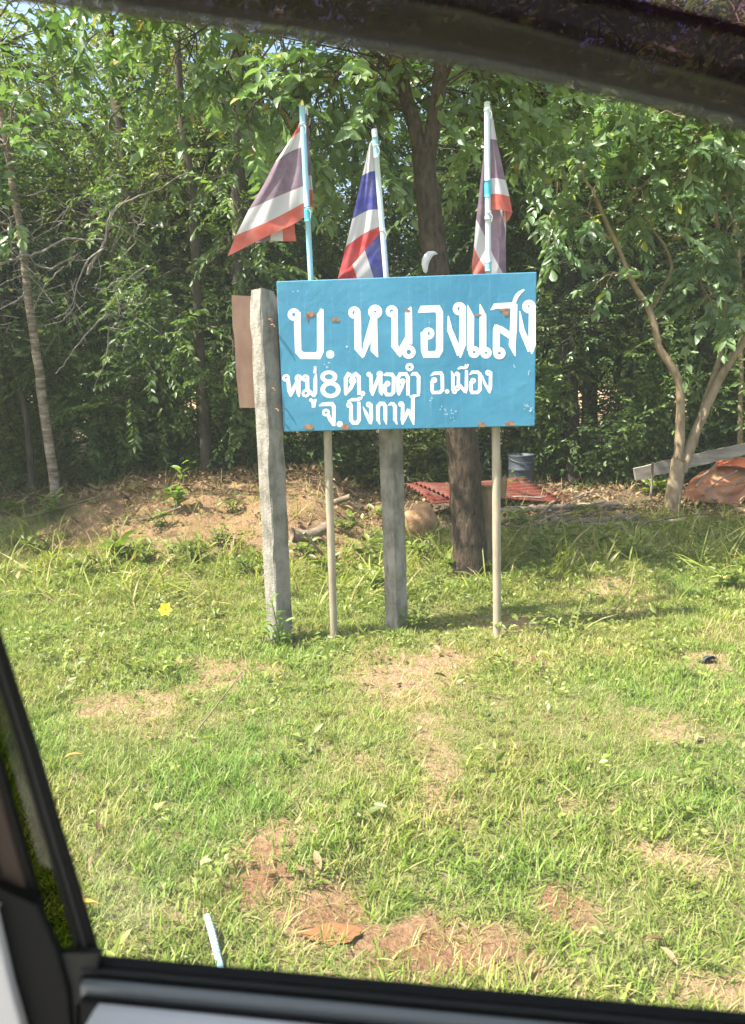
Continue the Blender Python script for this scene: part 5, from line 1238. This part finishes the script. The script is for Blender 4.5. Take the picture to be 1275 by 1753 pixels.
g = hit(90, 890); leafy_plant('weed_plant', 'grass-green weed at the foot of the thin striped tree', g, [((-.06, 0, .15), 9), ((.05, -.02, .2), 9), ((.0, -.02, .1), 8)], lvW, .12, 'weeds')
g = at(480, 1106, 3.52)
leafy_plant('weed_plant', 'spiky bright sprig growing against the left concrete post', g + np.array([0, 0, 0]), [((-.03, -.03, .25), 9), ((.03, -.03, .15), 8), ((-.10, -.02, .12), 6), ((.06, -.03, .05), 5)], lvS, .075, 'weeds')
g = hit(705, 1078); leafy_plant('weed_plant', 'dark green bushy weed at the foot of the middle concrete post', g + np.array([0, -.02, 0]), [((-.06, 0, .09), 9), ((.04, -.02, .11), 9), ((.10, -.02, .08), 8), ((0, -.05, .06), 8)], lvW, .055, 'weeds')
g = hit(868, 850); leafy_plant('vine', 'green vine sprawling over the red sheet right of the pipe', g + np.array([0, -.1, 0]), [((.10, 0, .2), 6), ((.22, .05, .12), 7), ((.02, 0, .26), 4)], lvW, .10, 'weeds', 'vine')
for (px, py, lab, L_) in ((560, 985, 'leafy weed in the shaded gully just right of the left pipe', .10), (620, 960, 'leafy weed in the shaded gully left of the middle post', .10), (640, 1010, 'low weed at the gully foot beside the middle post', .08), (720, 960, 'dark leafy weed between middle post and dark trunk', .09), (920, 955, 'tall grassy weed right of the right pipe', .12), (1070, 960, 'pale round-leaved weed in the sunny grass before the wood heap', .07), (1120, 850, 'broad-leaved weed under the free end of the plank', .16),
                      (960, 935, 'dark leafy weed before the thick dark log', .10), (1020, 945, 'bushy weed beside the pale round-leaved one', .09), (1245, 1010, 'dark weed in the grass at the far right', .08), (330, 960, 'weed in the dry grass at the front of the earth bank', .09), (420, 985, 'weed in the grass just left of the left concrete post', .08), (20, 890, 'dark weed at the left window edge below the wood', .12), (145, 985, 'leafy weed in the grass below the striped tree', .08), (250, 965, 'olive weed right of the long pale leaved weed on the bank front', .08), (375, 935, 'weed growing on the bare face of the earth bank', .07), (395, 880, 'small weed on top of the earth bank left of the concrete post', .06),
                      (590, 915, 'dark weed under the gully stone between left pipe and middle post', .10), (520, 960, 'dark weed right beside the left concrete post in the gully', .10), (780, 985, 'grassy weed at the left foot of the dark trunk', .08), (885, 905, 'vine-like weed in the wood heap right of the pipe', .09), (1000, 890, 'weed between the sticks of the wood heap', .08), (60, 950, 'pale weed in the grass at the left window edge', .08), (655, 895, 'tall dark weed between the middle post and the left pipe', .11)):
    g = hit(px, py); leafy_plant('weed_plant', lab, g, [((-.07, 0, .12), 7), ((.06, -.02, .16), 8), ((.0, -.05, .1), 7), ((.12, .02, .09), 6)], lvW, L_, 'weeds')
# yellow flower
g = hit(286, 1068); root = empty('flower', 'single bright yellow flower in the grass left of the concrete post', 'flower', tuple(g))
M['petal'] = simple('yellow_petal', (0.75, 0.52, 0.01), (0.82, 0.62, 0.02), 20, 0.6, 0)
mb = MB(); mb.tube([np.array([0, 0, -.01]), np.array([.002, 0, .05]), np.array([0, -.006, .083])], .002, 5); mb.obj('stem', M['leaf_bright'], root)
pm = leaves_mesh('petal', np.zeros((1, 3)), np.array([[0, 1.0, 0]]), np.array([[0, 0, 1.0]]), np.ones(1), np.array([.75]), np.array([.5]), 'full', M['petal'])
for k in range(6):
    a = k * 1.0472; d = nrm(np.array([math.cos(a), -.35 + .35 * math.sin(a), math.sin(a) * .9])); nn = np.array([0, -.93, .4]); x, a_, z = frames(np.array([d]), np.array([nn])); L_ = .040
    o = mkobj('petal', pm, root); p = (0, -.006, .085); o.matrix_basis = Matrix(((x[0][0] * L_, a_[0][0] * L_, z[0][0] * L_, p[0]), (x[0][1] * L_, a_[0][1] * L_, z[0][1] * L_, p[1]), (x[0][2] * L_, a_[0][2] * L_, z[0][2] * L_, p[2]), (0, 0, 0, 1)))
mb = MB(); mb.tube([np.array([0, -.006, .085]), np.array([0, -.013, .088])], .006, 8); mb.obj('flower_centre', M['rust'], root)
g2 = hit(350, 1080); leafy_plant('trailing_plant', 'trailing leafy stem running from the yellow flower toward the post', g2, [((-.13, .01, .02), 9), ((.14, -.03, .02), 9)], lvW, .055, None, 'plant', 'leaf_bright', .25)
# single large dead leaves and scraps
for (px, py, L_, rz, ti, lab, vi) in ((550, 1503, .055, .6, .5, 'pale curled dead leaf on the bare earth', 5), (470, 1500, .04, 2.2, .3, 'pinkish dead leaf left of the pale curled one on bare earth', 4), (505, 1498, .035, 4.0, .2, 'small brown dead leaf between two others on bare earth', 2), (1160, 1668, .045, .9, .4, 'grey dead leaf upright in the grass above the window sill', 6),
                                  (1140, 1625, .05, 1.8, .2, 'greenish brown dead leaf in the thick grass at the lower right', 1), (172, 1560, .10, 2.4, .3, 'long yellow dead leaf beside the window corner', 8), (145, 1302, .07, 2.5, .2, 'yellow dead leaf in the grass near the window edge', 8), (170, 1440, .05, .4, .2, 'curled brown dead leaf in the grass above the window corner', 1),
                                  (765, 1168, .06, 1.5, .2, 'orange brown dead leaf on the bare patch before the sign', 2), (690, 1140, .06, .2, .3, 'flat pale dead leaf on the bare patch under the sign', 6)):
    g = hit(px, py); M_ = leaf_variants('dead', M['litter'], .42)
    if vi == 8 and 'yellow_leaf' not in M: M['yellow_leaf'] = leafmat('yellow_dead_leaf', [(0, (.55, .36, .08)), (1, (.62, .44, .12))], .1); 
    me = leaf_variants('yellowdead', M['yellow_leaf'], .24)[3] if vi == 8 else M_[vi]
    o = mkobj('dead_leaf', me, None, tuple(g + np.array([0, 0, .022]))); o.scale = (L_,) * 3; o.rotation_euler = (ti + .25, .2, rz); tag(o, lab, 'dead leaf', 'dead leaves in the grass')
M['black_scrap'] = simple('dark_plastic', (0.03, 0.035, 0.04), (0.08, 0.09, 0.10), 30, .4, .1)
g = hit(1216, 1142); q = lambda x, y, z: g + np.array([x, y, z])
crumpled('plastic_scrap', [[q(-.03, 0, .03), q(0, 0, .05), q(.03, 0, .035)], [q(-.035, .03, .015), q(0, .03, .04), q(.04, .03, .03)], [q(-.03, .06, .005), q(0, .07, .01), q(.045, .06, .005)]], M['black_scrap'], 9, .012, 'small dark plastic scrap lying in the grass at the right', 'scrap', .002, None, (12, 12))

# pale blue pipe end lying by the car
m, t, b, o = mat('dirty_blue_pvc'); f = noise(t, 40, 4, .7, 'Object', (1, 1, 1)); f2 = noise(t, 9, 3)
t.links.new(mixc(t, ramp(t, f2, [(.66, (0, 0, 0)), (.7, (1, 1, 1))]), ramp(t, f, [(.35, (.16, .33, .40)), (.6, (.30, .48, .54))]), (.50, .22, .16)), b.inputs['Base Color']); b.inputs['Roughness'].default_value = .5
a = hit(356, 1592); e = hit(386, 1705); a = a + np.array([0, 0, .035]); e = e + np.array([0, 0, .03])
root = empty('old_pipe', 'scuffed pale blue pipe end with wrapped tape lying in the grass by the window sill', 'pipe', tuple(a))
d = nrm(e - a); c = spline([a, a + (e - a) * .33 + np.array([.001, 0, .002]), a + (e - a) * .66, e, e + (e - a) * .8], 26)
mb = MB(); mb.tube(c, .0076, 14, False); mb.tube(c, .0062, 14, False); local(mb.obj('tube', m, root, True), root)
mb = MB()
for k in range(3, 12, 1): mb.tube(c[k:k + 2] * .25 + c[k] * .75, .0083, 14, True)
local(mb.obj('tape', M['chip'], root), root)

# ------------------------------------------------------------------ the car we look out of
def ray_z(px, py, z):
    d = ray(px, py); return CAM + d * ((z - EYE) / d[2])
SZ = EYE - 0.30
Aa = ray_z(170, 1639, SZ); Bb = ray_z(1275, 1738, SZ)
E1 = nrm(Bb - Aa); E3 = np.array([0, 0, 1.0]); EO = np.cross(E3, E1)       # EO points out of the car
if EO[1] < 0: EO = -EO
def dp(s, o_, z): return Aa + E1 * s + EO * o_ + E3 * z                        # door frame: along, outward, up from the sill lip
def door(px, py, o_=0.0):
    d = ray(px, py); t = np.dot(Aa + EO * o_ - CAM, EO) / np.dot(d, EO); p = CAM + d * t - Aa
    return float(np.dot(p, E1)), float(p[2])
def car_mat(name, c, rough, spec=0.4):
    m, t, b, o = mat(name); b.inputs['Base Color'].default_value = (*c, 1); b.inputs['Roughness'].default_value = rough; b.inputs['Specular IOR Level'].default_value = spec
    bump(t, b, noise(t, 900, 2), .15, .0004); return m
M['rubber'] = car_mat('black_rubber', (0.009, 0.010, 0.010), .7, .12)
M['trim_dark'] = car_mat('dark_grey_trim', (0.016, 0.018, 0.018), .6, .2)
M['trim_grey'] = car_mat('grey_door_trim', (0.50, 0.515, 0.53), .6)
M['strip_grey'] = car_mat('grey_seal_strip', (0.13, 0.145, 0.15), .4)
M['reflection_trim'] = car_mat('pillar_brown_reflection', (0.035, 0.024, 0.018), .8)  # brown of the ground's reflection put into the trim's own colour
M['paint'] = car_mat('silver_car_paint', (0.30, 0.31, 0.33), .3, .5)
M['roof_liner'] = car_mat('roof_lining', (0.6, 0.59, 0.57), .9)
def glass_mat(name, tint, refl, dust=0.0, dcol=(.8, .8, .78)):
    m, t, b, o = mat(name); t.nodes.remove(b)
    tr = N(t, 'ShaderNodeBsdfTransparent'); tr.inputs[0].default_value = (*tint, 1)
    gl = N(t, 'ShaderNodeBsdfGlossy'); gl.inputs[1].default_value = .03
    fr = N(t, 'ShaderNodeFresnel'); fr.inputs[0].default_value = 1.45
    mu = N(t, 'ShaderNodeMath', operation='MULTIPLY'); mu.inputs[1].default_value = refl; t.links.new(fr.outputs[0], mu.inputs[0])
    mx = N(t, 'ShaderNodeMixShader'); t.links.new(mu.outputs[0], mx.inputs[0]); t.links.new(tr.outputs[0], mx.inputs[1]); t.links.new(gl.outputs[0], mx.inputs[2])
    last = mx
    if dust:
        df = N(t, 'ShaderNodeBsdfTranslucent'); df.inputs[0].default_value = (*dcol, 1)
        m2 = N(t, 'ShaderNodeMixShader'); m2.inputs[0].default_value = dust; t.links.new(mx.outputs[0], m2.inputs[1]); t.links.new(df.outputs[0], m2.inputs[2]); last = m2
    t.links.new(last.outputs[0], o.inputs[0]); return m
M['window_glass'] = glass_mat('window_glass', (.98, .99, .985), .05, 0.04)
M['tinted_glass'] = glass_mat('green_tinted_glass', (.24, .27, .18), .05)
M['visor_clear'] = glass_mat('smoked_acrylic', (.58, .46, .56), .2, .06, (.6, .46, .6))
M['visor_dense'] = glass_mat('dense_smoked_acrylic', (.25, .18, .235), .2, .035, (.42, .34, .42))
M['visor_edge'] = glass_mat('acrylic_edge', (.42, .38, .37), .4, .12)

car = empty('car', 'dark-framed car window and grey door trim that the view looks out of', 'car', tuple(dp(.2, -.3, -.9)))
def extrude(name, material, prof, s0, s1, closed=True, n=2, smooth=False):
    """prof: (outward, up) points in the door frame, extruded along the sill"""
    V = []; k = len(prof)
    for s in np.linspace(s0, s1, n): V += [dp(s, q[0], q[1]) for q in prof]
    F = [(i * k + j, i * k + (j + 1) % k, (i + 1) * k + (j + 1) % k, (i + 1) * k + j) for i in range(n - 1) for j in range(k if closed else k - 1)]
    if closed: F += [tuple(range(k)), tuple(reversed([(n - 1) * k + j for j in range(k)]))]
    mb = MB(); mb.add(V, F); return local(mb.obj(name, material, car, smooth), car)
def rounded(o0, o1, z0, z1, r, n=4):
    out = []
    for (cx_, cz_, a0) in ((o1 - r, z1 - r, 0), (o0 + r, z1 - r, 90), (o0 + r, z0 + r, 180), (o1 - r, z0 + r, 270)):
        for k in range(n + 1): a = math.radians(a0 + 90 * k / n); out.append((cx_ + r * math.cos(a), cz_ + r * math.sin(a)))
    return out
SL, SR = -.006, 1.1
extrude('outer_seal', M['rubber'], rounded(-.0046, .003, -.05, .0, .002), SL, SR)
extrude('outer_seal', M['trim_dark'], rounded(-.0082, -.0052, -.05, -.0008, .0013), SL, SR)
extrude('inner_seal', M['rubber'], rounded(-.0102, -.0086, -.05, -.004, .0007), SL, SR)
extrude('seal_strip', M['strip_grey'], rounded(-.0166, -.0106, -.05, -.0022, .0022), SL + .004, SR)
extrude('inner_seal', M['rubber'], rounded(-.0216, -.0170, -.06, -.0066, .0012), SL + .006, SR)
extrude('door_trim', M['trim_grey'], [(-.0220, -.30), (-.0220, -.0065), (-.0235, -.0048), (-.028, -.0038), (-.041, -.0045), (-.061, -.010), (-.076, -.022), (-.084, -.045), (-.086, -.30)], .012, SR, True, 2, False)
extrude('door_skin', M['paint'], [(.0045, -.020), (.02, -.034), (.035, -.08), (.05, -.20), (.05, -.45), (.035, -.60), (.02, -.60), (.02, -.2), (.0045, -.06)], -.75, SR)

# rear frame of the window: strips leaning with the pillar
def strip(name, material, left, right, o0, o1, smooth=False):
    """left/right: photo polylines (same length), swept between two outward offsets -> solid bar"""
    V = []
    for (pl_, pr_) in zip(left, right):
        for (p, o_) in ((pl_, o0), (pr_, o0), (pr_, o1), (pl_, o1)):
            s, z = door(p[0], p[1], o0); V.append(dp(s, o_, z))
    n = len(left)
    F = [(0, 1, 2, 3), tuple(reversed([(n - 1) * 4 + k for k in range(4)]))] + [(i * 4 + k, i * 4 + (k + 1) % 4, (i + 1) * 4 + (k + 1) % 4, (i + 1) * 4 + k) for i in range(n - 1) for k in range(4)]
    mb = MB(); mb.add(V, F); o = local(mb.obj(name, material, car, smooth), car)
    if 'glass' in name: return o
    bv = o.modifiers.new('edge', 'BEVEL'); bv.width = .0015; bv.segments = 2; bv.limit_method = 'ANGLE'
    return o
ED = [(-88, 830), (-42, 970), (3, 1110), (62, 1290), (98, 1410), (132, 1520), (163, 1625), (168, 1650)]
def shift(E, dx0, dx1): return [(x + dx0 + (dx1 - dx0) * (y - 830) / 820.0, y) for (x, y) in E]
strip('window_divider', M['rubber'], shift(ED, -9, -13), ED, -.002, .002)
strip('window_divider', M['trim_dark'], shift(ED, -17, -22), shift(ED, -9.5, -13.5), -.0035, .001)
strip('window_divider', M['rubber'], shift(ED, -24, -36), shift(ED, -17.5, -22.5), -.0025, .001)
strip('quarter_glass', M['tinted_glass'], shift(ED, -54, -78), shift(ED, -22, -34), .0015, .0035)
strip('window_divider', M['rubber'], shift(ED, -66, -92), shift(ED, -56, -76), -.003, .001)
strip('pillar_trim', M['reflection_trim'], shift(ED, -94, -134), shift(ED, -66.5, -92.5), -.0045, -.001)
strip('pillar_trim', M['trim_dark'], shift(ED, -120, -152), shift(ED, -94.5, -134.5), -.0065, -.001)
strip('pillar_panel', M['trim_grey'], shift(ED, -420, -420), shift(ED, -120.5, -152.5), -.009, -.001)
strip('pillar_panel', M['trim_grey'], [(-420, 1560), (-420, 1690), (-420, 1760), (-420, 1900)], [(-14, 1560), (16, 1690), (36, 1760), (70, 1900)], -.0155, -.0095)
strip('lower_pillar_trim', M['rubber'], [(-60, 1490), (-20, 1600), (16.5, 1690), (36.5, 1760), (60, 1860)], [(60, 1545), (97, 1628), (117, 1700), (122, 1760), (130, 1860)], -.0095, -.0050)
strip('lower_pillar_trim', M['trim_dark'], [(86, 1632), (106, 1668), (118, 1704), (122, 1740), (130, 1860)], [(170, 1632), (164, 1672), (146, 1704), (130, 1722), (130.5, 1860)], -.0070, -.0030)

# window pane
pv = [dp(*(lambda a: (a[0], .0015, a[1]))(door(x, y, .0015))) for (x, y) in ((160, 1640), (300, 1660), (800, 1700), (1500, 1760), (1500, 200), (1275, 150), (800, 20), (300, -60), (-120, -120), (-95, 820), (0, 1115))]
mb = MB(); k = len(pv); mb.add(pv + [p + EO * .003 for p in pv], [tuple(range(k)), tuple(reversed(range(k, 2 * k)))] + [(i, k + i, k + (i + 1) % k, (i + 1) % k) for i in range(k)])
local(mb.obj('window_pane', M['window_glass'], car), car)

# smoked rain visor over the window
LIP = [(-250, -62), (-20, -14), (180, 12), (500, 58), (760, 100), (900, 126), (1100, 172), (1275, 216), (1500, 285)]
def visor(name, material, d0, d1, o0, o1, thick):
    rows = []
    for f in np.linspace(0, 1, 6):
        row = []
        for (x, y) in LIP:
            s, z = door(x, y, .040); dz = d0 + (d1 - d0) * f
            row.append(dp(s, o0 + (o1 - o0) * f - .004 * math.sin(math.pi * f) * -1, z + dz))
        rows.append(spline(row, 30))
    g = np.array(rows); me = bpy.data.meshes.new(name)
    me.from_pydata(g.reshape(-1, 3).tolist(), [], [(i * 30 + j, i * 30 + j + 1, (i + 1) * 30 + j + 1, (i + 1) * 30 + j) for i in range(5) for j in range(29)])
    me.materials.append(material); me.polygons.foreach_set('use_smooth', np.ones(len(me.polygons), bool))
    o = local(mkobj(name, me, car), car); s = o.modifiers.new('thickness', 'SOLIDIFY'); s.thickness = thick; return o
visor('visor_edge', M['visor_edge'], .0, .0042, .040, .0405, .002)
visor('visor_rim', M['visor_dense'], .0043, .036, .0405, .034, .0025)
visor('visor_panel', M['visor_clear'], .0335, .10, .0375, .012, .0025)
# roof over the cabin
V = []
for s in (-1.1, 1.3):
    zt = .40 + 0.30 - .075 * (s + .05) - .115
    for (o_, z) in ((.012, zt), (-.35, zt + .06), (-1.25, zt), (-1.25, zt + .03), (-.35, zt + .10), (.03, zt + .035)): V.append(dp(s, o_, z))
mb = MB(); mb.add(V, [(i, (i + 1) % 6, 6 + (i + 1) % 6, 6 + i) for i in range(6)] + [(0, 5, 4, 3, 2, 1), (6, 7, 8, 9, 10, 11)]); local(mb.obj('roof', M['roof_liner'], car), car)
